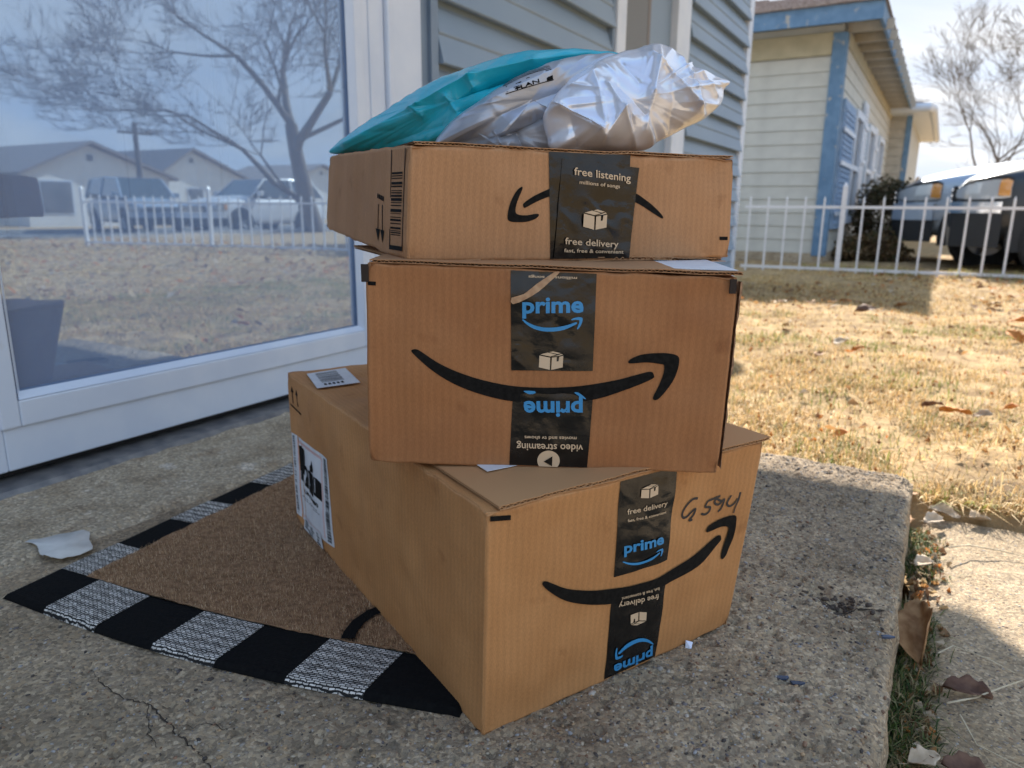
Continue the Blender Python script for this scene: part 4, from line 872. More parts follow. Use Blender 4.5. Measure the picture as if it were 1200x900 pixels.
o = blades('tall_weeds', s[k], v[k], -.1+s[k]*0, .10, .006, .7, [(.40, .36, .10), (.30, .34, .08), (.55, .42, .18), (.34, .22, .1)], M_blade); kind(o, 'stuff', 'weeds and dead grass along the foot of the fence', 'weeds')

# ---- dry leaves
def leaf_mat(name, c1, c2): return material(name, c1, c2, scale=60, rough=.7, bump=.5, bscale=120, bdist=.001, spec=.3)
M_leafb = leaf_mat('brown_leaf', (.24, .115, .045), (.42, .24, .11)); M_leafo = leaf_mat('orange_leaf', (.50, .17, .035), (.62, .27, .07)); M_leafp = leaf_mat('pale_leaf', (.40, .30, .20), (.56, .45, .33)); M_leafd = leaf_mat('dark_leaf', (.10, .05, .035), (.20, .11, .07))
def leaf_mesh(name, size, curl, fold, mat, seed, lobes=3, nx=14, ny=8):
    r_ = np.random.default_rng(seed); x = np.linspace(0, 1, nx); V = []; F = []
    for i, a in enumerate(x):
        wdt = (math.sin(math.pi*min(1, a*1.02))**.7)*.36*(1+.13*math.sin(a*lobes*6.28+seed)+.05*r_.normal())+.01
        for j in range(ny):
            b = j/(ny-1)*2-1; X = a*math.cos(curl*a*.6); Z = abs(b)*fold*wdt*1.8+curl*.6*(a-.4)**2*(1+.5*b)+.012*r_.normal()+.07*math.sin(a*7+b*3+seed)
            V.append(((a-.5)*size, b*wdt*size*(1-.35*abs(fold)), (Z*.6)*size))
    # stalk
    for i in range(nx-1):
        for j in range(ny-1): F.append((i*ny+j, i*ny+j+1, (i+1)*ny+j+1, (i+1)*ny+j))
    k = len(V); z0 = V[ny//2][2]; V += [(-.5*size, -.01*size, z0), (-.5*size, .01*size, z0), (-.78*size, .0, z0+.08*size), (-.78*size, .012*size, z0+.08*size)]; F.append((k, k+1, k+3, k+2))
    me = mesh(name, V, F, mat, True); return me
def leaf(x, y, z, size, rz, tilt, curl, fold, mat, seed, label, group=None):
    me = leaf_mesh('leaf', size, curl, fold, mat, seed); o = bpy.data.objects.new('dry_leaf', me); COL.objects.link(o)
    m_ = o.modifiers.new('thickness', 'SOLIDIFY'); m_.thickness = .0006
    o.location = (x, y, z); o.rotation_euler = (tilt[0], tilt[1], rz); return tag(o, label, 'leaf', group)
g_ = 'dry leaves lying about'
leaf(.592, .925, -.090, .108, R(62), (R(-32), R(-22), 0), .8, .9, M_leafb, 3, 'large curled brown leaf propped against the slab edge beside the path', g_)
leaf(.562, .952, -.105, .060, R(120), (R(20), R(10), 0), .5, .4, M_leafd, 4, 'small dark reddish leaf behind the large curled leaf', g_)
leaf(.600, .830, -.112, .058, R(-20), (R(12), R(5), 0), .3, .7, M_leafd, 5, 'dark narrow folded leaf on the path just below the large curled leaf', g_)
leaf(.512, .690, -.108, .050, R(-15), (R(10), R(8), 0), .4, .5, M_leafd, 6, 'brown leaf in the green grass at the bottom right corner', g_)
leaf(.470, .700, -.104, .040, R(10), (R(8), R(-4), 0), .3, .5, M_leafp, 16, 'pale pinkish leaf in the green grass near the bottom right corner', g_)
leaf(.852, 1.36, -.105, .050, R(20), (R(20), 0, 0), .4, .5, M_leafp, 7, 'pale leaf on the sunny path standing on its edge nearest the slab', g_)
leaf(.900, 1.405, -.108, .060, R(-30), (R(10), R(10), 0), .5, .4, M_leafp, 8, 'pale leaf on the path beside the overhanging grass', g_)
leaf(.955, 1.375, -.108, .055, R(15), (R(5), R(12), 0), .4, .5, M_leafp, 9, 'pale leaf on the path farthest right of the pale ones', g_)
leaf(.800, 1.47, -.075, .075, R(100), (R(25), R(25), 0), .5, .5, M_leafo, 10, 'bright orange leaf at the far corner of the slab', g_)
leaf(.850, 1.46, -.09, .060, R(40), (R(10), R(15), 0), .5, .5, M_leafb, 11, 'brown leaf in the litter at the far corner of the slab', g_)
leaf(.790, 1.36, -.105, .055, R(70), (R(15), R(5), 0), .5, .5, M_leafb, 12, 'brown leaf in the gap between slab and path', g_)
leaf(.735, 1.18, -.108, .045, R(20), (R(8), R(5), 0), .3, .5, M_leafp, 13, 'small pale leaf in the straw halfway along the gap', g_)
# leaves in the lawn, placed where they lie: (s, n, size, material, label)
LW = [(2.42, .10, .085, M_leafo, 'orange brown curled leaf in the lawn beside a grey one'), (2.46, .04, .06, M_leafd, 'dark grey leaf in the lawn beside the orange one'), (2.43, .17, .05, M_leafp, 'pale crumpled leaf right of the orange one in the lawn'),
      (2.52, .24, .05, M_leafo, 'small orange leaf alone in the lawn at right'), (3.4, -.32, .08, M_leafp, 'pale leaf in the middle of the lawn'), (3.3, -.24, .06, M_leafo, 'orange leaf beside the pale one in mid lawn'), (3.05, -.36, .06, M_leafb, 'brown leaf in mid lawn nearer the boxes'),
      (4.6, -.32, .12, M_leafd, 'dark leaf clump in the far lawn'), (4.1, .36, .11, M_leafo, 'orange leaf far right in the lawn'), (3.9, -.62, .07, M_leafp, 'small white curled leaf in the lawn near the box edge'), (4.75, .42, .10, M_leafo, 'reddish leaf at the edge of the shade'), (4.7, .55, .09, M_leafp, 'pale leaf at the right edge near the shade'),
      (2.7, .46, .06, M_leafb, 'brown leaf in the lawn close to the right edge'), (5.6, .35, .10, M_leafp, 'pale leaf in the sunlit litter right of the shade'), (5.2, -.15, .11, M_leafb, 'brown leaf just in front of the shade'), (2.0, -.16, .045, M_leafo, 'small orange leaf standing right behind the slab')]
for i, (s_, n__, sz, mt, lb) in enumerate(LW):
    x, y, z = S(s_, n__, float(zground(np.array([s_]), np.array([n__]))[0])+.022); leaf(x, y, z, sz, rng.uniform(0, 6), (rng.uniform(-.5, .5), rng.uniform(-.5, .5), 0), .5, .5, mt, 30+i, lb, g_)
def litter(name, n, s, v, size, lab, z=.01):
    P = SA(np.stack([s, v, zground(s, v)+z], 1)); n = len(s); az = rng.uniform(0, 6.28, n); a = np.stack([np.cos(az), np.sin(az), rng.normal(0, .35, n)], 1); b = np.stack([-np.sin(az), np.cos(az), rng.normal(0, .35, n)], 1)
    sz = size*rng.uniform(.5, 1.3, n)[:, None]; V = np.stack([P-a*sz, P-b*sz*.5+[0, 0, .006], P+a*sz, P+b*sz*.55+[0, 0, .008], P+a*sz*.2-[0, 0, .004]], 1).reshape(-1, 3); k = np.arange(n)*5
    F = np.vstack([np.stack([k, k+1, k+4], 1), np.stack([k+1, k+2, k+4], 1), np.stack([k+2, k+3, k+4], 1), np.stack([k+3, k, k+4], 1)])
    pal = np.array([(.45, .25, .10), (.55, .40, .22), (.25, .13, .06), (.62, .50, .36), (.55, .22, .06), (.35, .2, .1)]); C = np.repeat(pal[rng.integers(0, 6, n)]*rng.uniform(.7, 1.2, (n, 1)), 5, 0)
    return kind(obj(name, mesh(name, V, F, M_blade, False, col=C)), 'stuff', lab, 'leaves')
s, v = rng.uniform(1.7, 8, 620), rng.uniform(-1.2, 2.6, 620); litter('leaf_litter', 0, s, v, .016, 'small scattered dead leaves on the lawn', .022)
s, v = rng.uniform(1.65, 6, 2600), rng.uniform(-1.2, 2.4, 2600); litter('leaf_litter', 0, s, v, .0065, 'crumbs of dead leaf among the grass', .018)
s = rng.uniform(.35, 1.6, 420); v = .03+np.abs(rng.normal(0, .022, 420)); P_ = None
litter('leaf_litter', 0, s, v, .008, 'crumbled dead leaves in the gap beside the slab', .08)
s, v = rng.uniform(4.6, 8.2, 900), rng.uniform(-1.0, 2.8, 900); k = fbm(np.stack([s, v, s*0], 1), 1.3, 2, 2)+(v-.2)*.4 > -.1; litter('leaf_litter', 0, s[k], v[k], .028, 'brown leaf litter in front of the fence', .018)
s, v = rng.uniform(1.8, 8.5, 1800), rng.uniform(1.4, 11, 1800); litter('leaf_litter', 0, s, v, .035, 'dead leaves over the front yard', .03)
s, v = 1.60+rng.normal(0, .025, 140), rng.uniform(.03, .35, 140); litter('leaf_litter', 0, s, v, .013, 'crumbled leaves at the far corner of the slab', .045)
# twigs and straws on the path
M_straw = material('straw', (.55, .45, .3), (.7, .6, .42), scale=80, rough=.8)
def twig(pts, r_, label):
    mb = MB(); mb.tube(pts, [r_*1.2]+[r_]*(len(pts)-2)+[r_*.4], 5); return tag(mb.done('grass_stalk', M_straw, smooth=True), label, 'stalk', 'dead stalks on the path')
twig([(.555, .80, -.105), (.60, .815, -.108), (.65, .835, -.106), (.715, .865, -.110)], .0012, 'pale seed stalk lying on the path below the large leaf')
twig([(.60, .90, -.10), (.64, .93, -.108), (.67, .90, -.108), (.69, .87, -.11)], .0010, 'curved greenish stalk on the path beside the large leaf')
twig([(.545, .76, -.09), (.55, .73, -.108), (.585, .69, -.109), (.61, .64, -.11)], .0009, 'bent straw on the path near the bottom right corner')
twig([(.80, 1.22, -.095), (.85, 1.24, -.10), (.90, 1.23, -.105), (.955, 1.21, -.112)], .0012, 'dry root lying over the sunny part of the path')
# ------------------------------------------------------------------ doormat
mat_t = thing('doormat', 'coir doormat with a black and white checked woven border, half under the boxes', 'doormat', S(.41, -1.0, 0))
M_coir = material('coir', (.20, .105, .05), (.36, .21, .11), scale=120, rough=.95, bump=1, bscale=300, bdist=.004)
def weave(m, t, b, mp, N, L):
    # white cells: black cloth with staggered short white stitches, UV in metres
    br = N('ShaderNodeTexBrick'); br.inputs['Scale'].default_value = 1; br.inputs['Brick Width'].default_value = .0078; br.inputs['Row Height'].default_value = .0027; br.inputs['Mortar Size'].default_value = .0007; br.inputs['Mortar Smooth'].default_value = .3
    br.inputs['Color1'].default_value = (.78, .74, .68, 1); br.inputs['Color2'].default_value = (.42, .39, .35, 1); br.inputs['Mortar'].default_value = (.012, .012, .012, 1); br.offset = .5
    nz = N('ShaderNodeTexNoise'); nz.inputs['Scale'].default_value = 120; L(mp.outputs[0], nz.inputs['Vector'])
    ad = N('ShaderNodeMixRGB'); ad.blend_type = 'ADD'; ad.inputs[0].default_value = .0035; L(mp.outputs[0], ad.inputs[1]); L(nz.outputs[1], ad.inputs[2]); L(ad.outputs[0], br.inputs['Vector'])
    L(br.outputs[0], b.inputs['Base Color']); u = N('ShaderNodeBump'); u.inputs['Strength'].default_value = .8; u.inputs['Distance'].default_value = .0012; u.invert = True; L(br.outputs['Fac'], u.inputs['Height']); L(u.outputs[0], b.inputs['Normal'])
M_wv = material('white_stitched_cloth', (.5, .48, .44), rough=.9, coord='UV', extra=weave)
M_bk = material('black_woven_cloth', (.004, .004, .0045), (.008, .008, .008), scale=200, rough=.95, spec=.15, coord='UV', bump=.4, bscale=400, bdist=.001)
MO = np.array([.407, -.999]); MU = np.array([.1772, .9842]); MV = np.array([.9862, -.112]); MV /= np.linalg.norm(MV); MW, ML, BW = .650, .86, .078
def mats(u, v):  # mat metres -> world
    u = np.asarray(u, float); v = np.asarray(v, float); bow = -.022*np.sin(np.clip(u/MW, 0, 1)*math.pi)*np.clip(1-v/.35, 0, 1)
    sn_ = MO+u[:, None]*MU+(v+bow)[:, None]*MV; P = SA(np.stack([sn_[:, 0], sn_[:, 1], u*0], 1)); return P
def borderZ(u, v, P):
    e = np.minimum(np.minimum(u, MW-u), np.minimum(v, ML-v)); z = .0065*np.clip(e/.006, 0, 1)**.5
    return z+.0007*np.abs(np.sin(v/.0034*math.pi))*np.clip(e/.004, 0, 1)+.0012*vnoise(P, 9, 3)+.0010
def cell(u0, u1, v0, v1, white, k):
    us_ = np.linspace(u0, u1, max(3, int((u1-u0)/.0035))); vs_ = np.linspace(v0, v1, max(3, int((v1-v0)/.0011)))
    def fn(u, v): P = mats(u, v); P[:, 2] = borderZ(u, v, P); return P
    u, v = np.meshgrid(us_, vs_); P, F = grid_mesh(us_, vs_, fn)
    # black cell a hair lower than the white stitches
    V = P-np.array([0, 0, 0 if white else .0005]); V[:, 2] = np.where(np.minimum(np.minimum(u.ravel(), MW-u.ravel()), np.minimum(v.ravel(), ML-v.ravel())) < 1e-5, .0005, V[:, 2])
    uvc = np.stack([v.ravel(), u.ravel()], 1) if k else np.stack([u.ravel(), v.ravel()], 1)
    return obj('woven_check', mesh('woven_check', V, F, M_wv if white else M_bk, True, uv=np.stack([u.ravel(), v.ravel()], 1)), mat_t)
edges = [0, .085, .179, .271, .362, .453, .545, MW]
for i in range(7): cell(edges[i], edges[i+1], 0, BW, i % 2 == 1, 0)
v = BW; k = 1
lv = [BW, .165, .262, .342, .442, .549, .64, .74, ML]
for i in range(8):
    cell(0, .060, lv[i], lv[i+1], i % 2 == 0, 1); cell(MW-.06, MW, lv[i], lv[i+1], i % 2 == 0, 1)
def cz(u, v): P = mats(u, v); P[:, 2] = .0095+.0012*fbm(P, 60, 4, 2); return P
P_, F_ = grid_mesh(np.linspace(.058, MW-.058, 90), np.linspace(BW-.002, ML-.07, 110), cz)
obj('coir_centre', mesh('coir_centre', P_, F_, M_coir, True), mat_t)
n_ = 60000; u = rng.uniform(.060, MW-.060, n_); v = BW+rng.uniform(0, 1, n_)**1.25*(ML-.07-BW); P_ = mats(u, v)
base = P_+[0, 0, .0075]
az = rng.uniform(0, 6.28, n_); h = .0065*rng.uniform(.5, 1.3, n_); d = np.stack([np.cos(az), np.sin(az), az*0], 1)*.0030*rng.uniform(0, 1.3, (n_, 1)); wv_ = np.stack([-np.sin(az), np.cos(az), az*0], 1)*.00042
V = np.stack([base-wv_, base+wv_, base+d+np.stack([az*0, az*0, h], 1)], 1).reshape(-1, 3); F_ = np.arange(n_*3).reshape(-1, 3)
pal = np.array([(.52, .35, .20), (.64, .45, .27), (.38, .24, .13), (.20, .12, .07), (.80, .60, .40)]); C = pal[rng.integers(0, 5, n_)]*rng.uniform(.75, 1.15, (n_, 1))
# painted letter fragment: black arc
lc = np.array([[-.189, .752], [-.189, .765], [-.184, .788], [-.172, .808], [-.155, .822], [-.130, .835]])
dmin = np.full(n_, 9.)
for i in range(len(lc)-1):
    a, b = lc[i], lc[i+1]; ab = b-a; q = P_[:, :2]-a; t = np.clip((q@ab)/(ab@ab), 0, 1); dmin = np.minimum(dmin, np.linalg.norm(q-t[:, None]*ab, axis=1))
C = np.where((dmin < .0125)[:, None], np.array([.02, .018, .016]), C)
ltr = MB(); nn_ = len(lc); Tt = np.gradient(lc, axis=0); Tt /= np.linalg.norm(Tt, axis=1)[:, None]; Nt = np.stack([-Tt[:, 1], Tt[:, 0]], 1)
Ee = np.vstack([lc+Nt*.008, lc-Nt*.008]); ltr.add([(x, y, .0112) for x, y in Ee], [(i, i+1, nn_+i+1, nn_+i) for i in range(nn_-1)]); ltr.done('painted_letter', M_bk, mat_t)
o = obj('coir_fibres', mesh('coir_fibres', V, F_, M_blade, False, col=np.repeat(C, 3, 0)), mat_t); o['kind'] = 'stuff'; o['label'] = 'bristly brown coir pile with a bit of a black painted letter'
# torn scrap of paper and bits on the slab
M_paper = material('weathered_paper', (.52, .51, .48), (.68, .67, .64), scale=25, rough=.8, bump=.4, bscale=40, bdist=.003)
sp = [(-.728, 1.000), (-.70, 1.012), (-.668, 1.034), (-.652, 1.036), (-.634, 1.004), (-.612, .974), (-.630, .955), (-.645, .944), (-.664, .952), (-.682, .962), (-.700, .984)]
c_ = Vector((-.67, .99, 0)); bm_ = MB(); pp = smoothpoly(sp, 3); v_ = [(x, y, .0075+.003*abs(math.sin(i*.35))+.0008*math.sin(i*2.1)) for i, (x, y) in enumerate(pp)]; v_.append((c_.x, c_.y, .0085)); n_ = len(pp)
bm_.add(v_, [(i, (i+1) % n_, n_) for i in range(n_)]); pz = tag(bm_.done('paper_scrap', M_paper, smooth=True), 'torn scrap of white paper on the concrete beside the doormat corner', 'paper'); so_ = pz.modifiers.new('thickness', 'SOLIDIFY'); so_.thickness = .0008
M_chip = material('blue_paint_chip', (.05, .09, .17), (.02, .03, .06), scale=90, rough=.5)
for i, (x, y) in enumerate(((.300, .699), (.312, .690), (.455, .780))):
    mb = MB(); pts = [(x+.007*math.cos(a)*(1+.4*math.sin(a*3+i)), y+.004*math.sin(a)*(1+.3*math.cos(a*2)), .0025) for a in np.linspace(0, 6.0, 9)]
    mb.add(pts+[(p[0], p[1], .0005) for p in pts], [tuple(range(9))]+[(j, j+9, (j+1) % 9+9, (j+1) % 9) for j in range(9)])
    tag(mb.done('paint_chip', M_chip), ['flake of dark blue paint on the slab, left one of a pair', 'flake of dark blue paint on the slab, right beside another flake', 'single dark blue flake on the slab near the pit in its right edge'][i], 'paint chip', 'paint flakes on the slab')
mb = MB(); mb.add([(.206, .754, .001), (.212, .751, .002), (.215, .757, .007), (.211, .761, .002), (.207, .759, .008)], [(0, 1, 4), (1, 2, 4), (2, 3, 4), (3, 0, 4)]); tag(mb.done('plastic_shred', M_silver), 'tiny shred of clear plastic at the foot of the bottom box tape', 'plastic shred')

# ------------------------------------------------------------------ our house
house = thing('house', 'pale blue-grey vinyl sided house with a white storm door, at the left of the boxes', 'house', S(0, -1.45, -.12))
M_vinyl = material('pale_vinyl_siding', (.22, .30, .40), (.25, .335, .435), scale=2.2, rough=.5, bump=.15, bscale=120, bdist=.001)
M_whitep = material('white_painted_trim', (.60, .67, .78), (.67, .73, .82), scale=9, rough=.35, bump=.08, bscale=60, bdist=.001, spots=[((.45, .45, .43), 13, .70, .85)])
M_slate = material('slate_blue_trim', (.16, .22, .30), (.20, .27, .36), scale=6, rough=.4)
M_black = material('black_rubber', (.012, .012, .013), rough=.7)
M_alu = material('dull_aluminium', (.14, .14, .15), (.26, .25, .24), scale=30, rough=.5, metal=.5)
M_inner = material('inner_door_paint', (.60, .64, .68), (.66, .69, .73), scale=5, rough=.45)
M_brass = material('antique_brass', (.24, .15, .06), (.36, .25, .12), scale=40, rough=.35, metal=.8)
M_roof = material('asphalt_shingle', (.16, .14, .13), (.30, .26, .24), scale=30, rough=.95, bump=.6, bscale=60, bdist=.01)
# siding courses
CH = .187
def course_mesh(L_):
    prof = [(0, .008), (.040, .0), (.045, .004), (.044, .010), (.023, .088), (.0275, .094), (.028, .099), (.004, .172), (.0, .178), (-.002, .195)]
    mb = MB(); n = len(prof); v = [(a, z, t) for t in (0, L_) for a, z in prof]
    V = []
    for t in (0, L_):
        for a, z in prof: V.append(tuple(ES*t+EN*a+np.array([0, 0, z])))
    F = [(i, i+1, n+i+1, n+i) for i in range(n-1)]+[tuple(range(n)), tuple(range(2*n-1, n-1, -1))]
    return mesh('siding_board', V, F, M_vinyl)
for s0, s1, z0, z1 in ((2.012, 3.395, -.03, 2.3), (4.575, 6.00, -.03, 2.3)):
    me = course_mesh(s1-s0); off = (.938-CH*5+.0) if s0 < 3 else (.938-CH*5)
    z = -.012+.0
    z = .938-CH*6
    while z < z1: obj('siding_board', me, house, S(s0, -1.464, z+.19-.187)); z += CH
me = course_mesh(1.15)
for z_ in (.938-CH*6+i*CH for i in range(0, 4)): obj('siding_board', me, house, S(3.425, -1.464, z_+.003))
mb = MB(); mb.sbox((1.9, -1.62, -.3), (6.0, -1.466, 2.5)); mb.sbox((-5, -1.62, -.3), (.5, -1.466, 2.5)); mb.sbox((.5, -1.62, 2.12), (1.9, -1.466, 2.5)); mb.sbox((5.99, -7, -.3), (6.1, -1.47, 2.5)); mb.sbox((-5, -7, -.3), (5.99, -6.9, 2.5)); mb.sbox((-5.1, -7, -.3), (-5, -1.47, 2.5)); mb.done('wall', M_vinyl, house)
mb = MB(); mb.sbox((.5, -1.62, -.3), (1.9, -1.50, .012)); mb.done('foundation_sill', M_sill, house)
mb = MB(); mb.sbox((5.995, -1.50, -.12), (6.12, -1.436, 2.45)); mb.sbox((6.06, -1.62, -.12), (6.135, -1.50, 2.45)); mb.done('corner_post', M_whitep, house, bevel=.004)
for q_ in (((1.862, -1.47, -.02), (1.965, -1.446, 2.3)), ((1.966, -1.47, -.02), (2.004, -1.433, 2.3)), ((3.395, -1.47, .60), (3.424, -1.436, 2.3)), ((4.535, -1.47, .60), (4.575, -1.436, 2.3))):
    mb = MB(); mb.sbox(*q_); mb.done('channel_trim', M_slate, house)
# window in the siding
wn = MB(); wn.sbox((3.425, -1.50, .62), (3.535, -1.425, 2.2)); wn.sbox((4.30, -1.50, .62), (4.534, -1.425, 2.2)); wn.sbox((3.535, -1.50, .62), (4.30, -1.425, .72)); wn.sbox((3.535, -1.50, 2.1), (4.30, -1.425, 2.2))
window = wn.done('window', M_whitep, house, bevel=.004)
M_glass_d = material('dark_window_glass', (.10, .10, .105), (.17, .165, .17), scale=1.5, rough=.08, spec=1)
M_screen = material('grey_insect_screen', (.20, .215, .23), rough=.7)
mb = MB(); mb.sbox((3.536, -1.485, .72), (4.299, -1.475, 2.1)); mb.done('pane', M_glass_d, window)
mb = MB(); mb.sbox((3.536, -1.450, .72), (3.86, -1.442, 2.1)); mb.done('screen', M_screen, window)
mb = MB(); mb.sbox((3.861, -1.474, .721), (3.90, -1.440, 2.099)); mb.done('sash_rail', material('shaded_sash', (.20, .18, .17), rough=.6), window)
# storm door
door = MB(); Z1 = 2.05
sd = bpy.data.objects.new('storm_door', None)
def frame_ring(mb, s0, s1, z0, z1, wl, wr, wb, wt, n0, n1):
    mb.sbox((s0, n0, z0), (s0+wl, n1, z1)); mb.sbox((s1-wr, n0, z0), (s1, n1, z1)); mb.sbox((s0+wl, n0, z0), (s1-wr, n1, z0+wb)); mb.sbox((s0+wl, n0, z1-wt), (s1-wr, n1, z1))
mb = MB(); frame_ring(mb, .515, 1.700, .030, Z1, .10, .098, .083, .1, -1.440, -1.400)
sdo = mb.done('storm_door', M_whitep, house, bevel=.003); sdo['label'] = 'white full-glass storm door'
mb = MB(); frame_ring(mb, .611, 1.606, .108, Z1-.095, .034, .034, .050, .04, -1.432, -1.394)
# sloped glazing bead towards the glass
def bead(mb, s0, s1, z0, z1, w_, n0, n1):
    q = [((s0, z0), (s1, z0), (s1-w_, z0+w_), (s0+w_, z0+w_)), ((s1, z0), (s1, z1), (s1-w_, z1-w_), (s1-w_, z0+w_)), ((s1, z1), (s0, z1), (s0+w_, z1-w_), (s1-w_, z1-w_)), ((s0, z1), (s0, z0), (s0+w_, z0+w_), (s0+w_, z1-w_))]
    for a, b, c, d in q: mb.add([S(a[0], n0, a[1]), S(b[0], n0, b[1]), S(c[0], n1, c[1]), S(d[0], n1, d[1])], [(0, 1, 2, 3)])
bead(mb, .6455, 1.5715, .1585, Z1-.136, .012, -1.3945, -1.412)
gf = mb.done('glazing_frame', M_whitep, sdo, bevel=.004)
g = bpy.data.materials.new('storm_door_glass'); g.use_nodes = True; t = g.node_tree; t.nodes.clear(); o_ = t.nodes.new('ShaderNodeOutputMaterial'); tr_ = t.nodes.new('ShaderNodeBsdfTransparent'); tr_.inputs[0].default_value = (.72, .82, .95, 1)
gl = t.nodes.new('ShaderNodeBsdfGlossy'); gl.inputs['Roughness'].default_value = .012; gl.inputs[0].default_value = (.68, .85, 1, 1); mxs = t.nodes.new('ShaderNodeMixShader'); lw_n = t.nodes.new('ShaderNodeLayerWeight'); lw_n.inputs[0].default_value = .5; pw_n = t.nodes.new('ShaderNodeMath'); pw_n.operation = 'POWER'; pw_n.inputs[1].default_value = 4.0; t.links.new(lw_n.outputs['Facing'], pw_n.inputs[0]); fr_n = t.nodes.new('ShaderNodeMapRange'); fr_n.inputs[3].default_value = .40; fr_n.inputs[4].default_value = 1; t.links.new(pw_n.outputs[0], fr_n.inputs[0])
nb = t.nodes.new('ShaderNodeTexNoise'); nb.inputs['Scale'].default_value = 2.2; tcn = t.nodes.new('ShaderNodeTexCoord'); t.links.new(tcn.outputs['Object'], nb.inputs[0]); bu = t.nodes.new('ShaderNodeBump'); bu.inputs['Strength'].default_value = .03; bu.inputs['Distance'].default_value = .01; t.links.new(nb.outputs[0], bu.inputs['Height']); t.links.new(bu.outputs[0], gl.inputs['Normal'])
df = t.nodes.new('ShaderNodeBsdfDiffuse'); df.inputs[0].default_value = (.50, .64, .88, 1); mx2 = t.nodes.new('ShaderNodeMixShader'); mx2.inputs[0].default_value = .27  # blue veil: reflected sky haze painted into the glass as diffuse colour
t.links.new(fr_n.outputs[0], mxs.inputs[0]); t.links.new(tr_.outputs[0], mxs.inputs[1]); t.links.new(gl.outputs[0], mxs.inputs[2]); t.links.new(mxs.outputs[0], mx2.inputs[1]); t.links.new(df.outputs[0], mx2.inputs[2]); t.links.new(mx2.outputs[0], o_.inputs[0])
mb = MB(); mb.sbox((.65, -1.424, .165), (1.567, -1.420, Z1-.14)); mb.done('pane', g, sdo)
mb = MB(); mb.sbox((.64, -1.4195, .18), (.652, -1.396, .1801)); 
mb = MB(); mb.sbox((.515, -1.437, .016), (1.700, -1.424, .031)); mb.done('bottom_sweep', M_black, sdo)
# grooves of the right stile and jamb
mb = MB(); mb.sbox((1.634, -1.3995, .03), (1.640, -1.396, Z1)); mb.sbox((1.575, -1.412, .17), (1.582, -1.3935, Z1-.1)); mb.done('stile_bead', M_whitep, sdo, bevel=.002)
mb = MB(); mb.sbox((1.7035, -1.47, .0), (1.722, -1.386, 2.12)); mb.sbox((1.7225, -1.47, 0), (1.862, -1.392, 2.12)); mb.sbox((.38, -1.47, 0), (.512, -1.392, 2.12)); mb.sbox((.512, -1.47, 2.055), (1.7035, -1.392, 2.12)); mb.done('door_frame', M_whitep, house, bevel=.004)
# threshold strip
mb = MB(); mb.sbox((.38, -1.47, .004), (1.86, -1.352, .0125)); mb.add([S(.38, -1.352, .0125), S(1.86, -1.352, .0125), S(1.86, -1.338, .002), S(.38, -1.338, .002)], [(0, 1, 2, 3)]); mb.done('threshold', M_alu, house)
# inner panelled door
mb = MB(); mb.sbox((.52, -1.56, .02), (1.70, -1.502, 2.05)); inner = mb.done('inner_door', M_inner, house)
def panel(s0, s1, z0, z1):
    mb = MB(); 
    for (w0, n0, w1, n1) in ((0, -1.5015, .010, -1.478), (.010, -1.478, .026, -1.482), (.026, -1.482, .032, -1.494), (.032, -1.494, .046, -1.5015), (.070, -1.5015, .078, -1.484), (.078, -1.484, .10, -1.486)):
        a = [(s0+w0, z0+w0), (s1-w0, z0+w0), (s1-w0, z1-w0), (s0+w0, z1-w0)]; b = [(s0+w1, z0+w1), (s1-w1, z0+w1), (s1-w1, z1-w1), (s0+w1, z1-w1)]
        for i in range(4):
            j = (i+1) % 4; mb.add([S(a[i][0], n0, a[i][1]), S(a[j][0], n0, a[j][1]), S(b[j][0], n1, b[j][1]), S(b[i][0], n1, b[i][1])], [(0, 1, 2, 3)])
    mb.add([S(s0+.1, -1.486, z0+.1), S(s1-.1, -1.486, z0+.1), S(s1-.1, -1.486, z1-.1), S(s0+.1, -1.486, z1-.1)], [(0, 1, 2, 3)])
    po = mb.done('panel', M_inner, inner)
    mb = MB()
    for a, b, c, d in ((s0+.064, z0+.064, s1-.064, z0+.069), (s0+.064, z1-.069, s1-.064, z1-.064), (s0+.064, z0+.069, s0+.069, z1-.069), (s1-.069, z0+.069, s1-.064, z1-.069)): mb.sbox((a, -1.503, b), (c, -1.4985, d))
    mb.done('panel_shade_line', M_slate, inner)  # raised dark strips paint groove shade round each panel
panel(.655, 1.035, .30, 1.15); panel(1.14, 1.50, .30, 1.15); panel(.655, 1.035, 1.25, 1.95); panel(1.14, 1.50, 1.25, 1.95)
mb = MB(); c0 = S(1.592, -1.46, .845)
mb.tube([S(1.592, -1.500, .845), S(1.592, -1.470, .845), S(1.592, -1.462, .845)], [.012, .014, .03], 16)
mb.tube([S(1.592, -1.462, .845), S(1.592, -1.452, .845), S(1.592, -1.440, .845), S(1.592, -1.434, .845)], [.03, .034, .030, .004], 18)
mb.tube([S(1.592, -1.502, .845), S(1.592, -1.496, .845)], [.036, .033], 20); mb.done('door_knob', M_brass, inner, smooth=True)
# fob hanging on a cord from the knob's deadbolt
mb = MB(); mb.tube([S(1.60, -1.448, 1.02), S(1.604, -1.446, .98), S(1.602, -1.445, .93), S(1.598, -1.444, .90)], .003, 6); 
lo_ = [S(1.597+.014*math.sin(a), -1.444, .862+.038*math.cos(a)) for a in np.linspace(0, 6.283, 20)]; mb.tube(lo_, .0055, 6, caps=False); mb.done('hanging_cord', M_brass, inner, smooth=True)
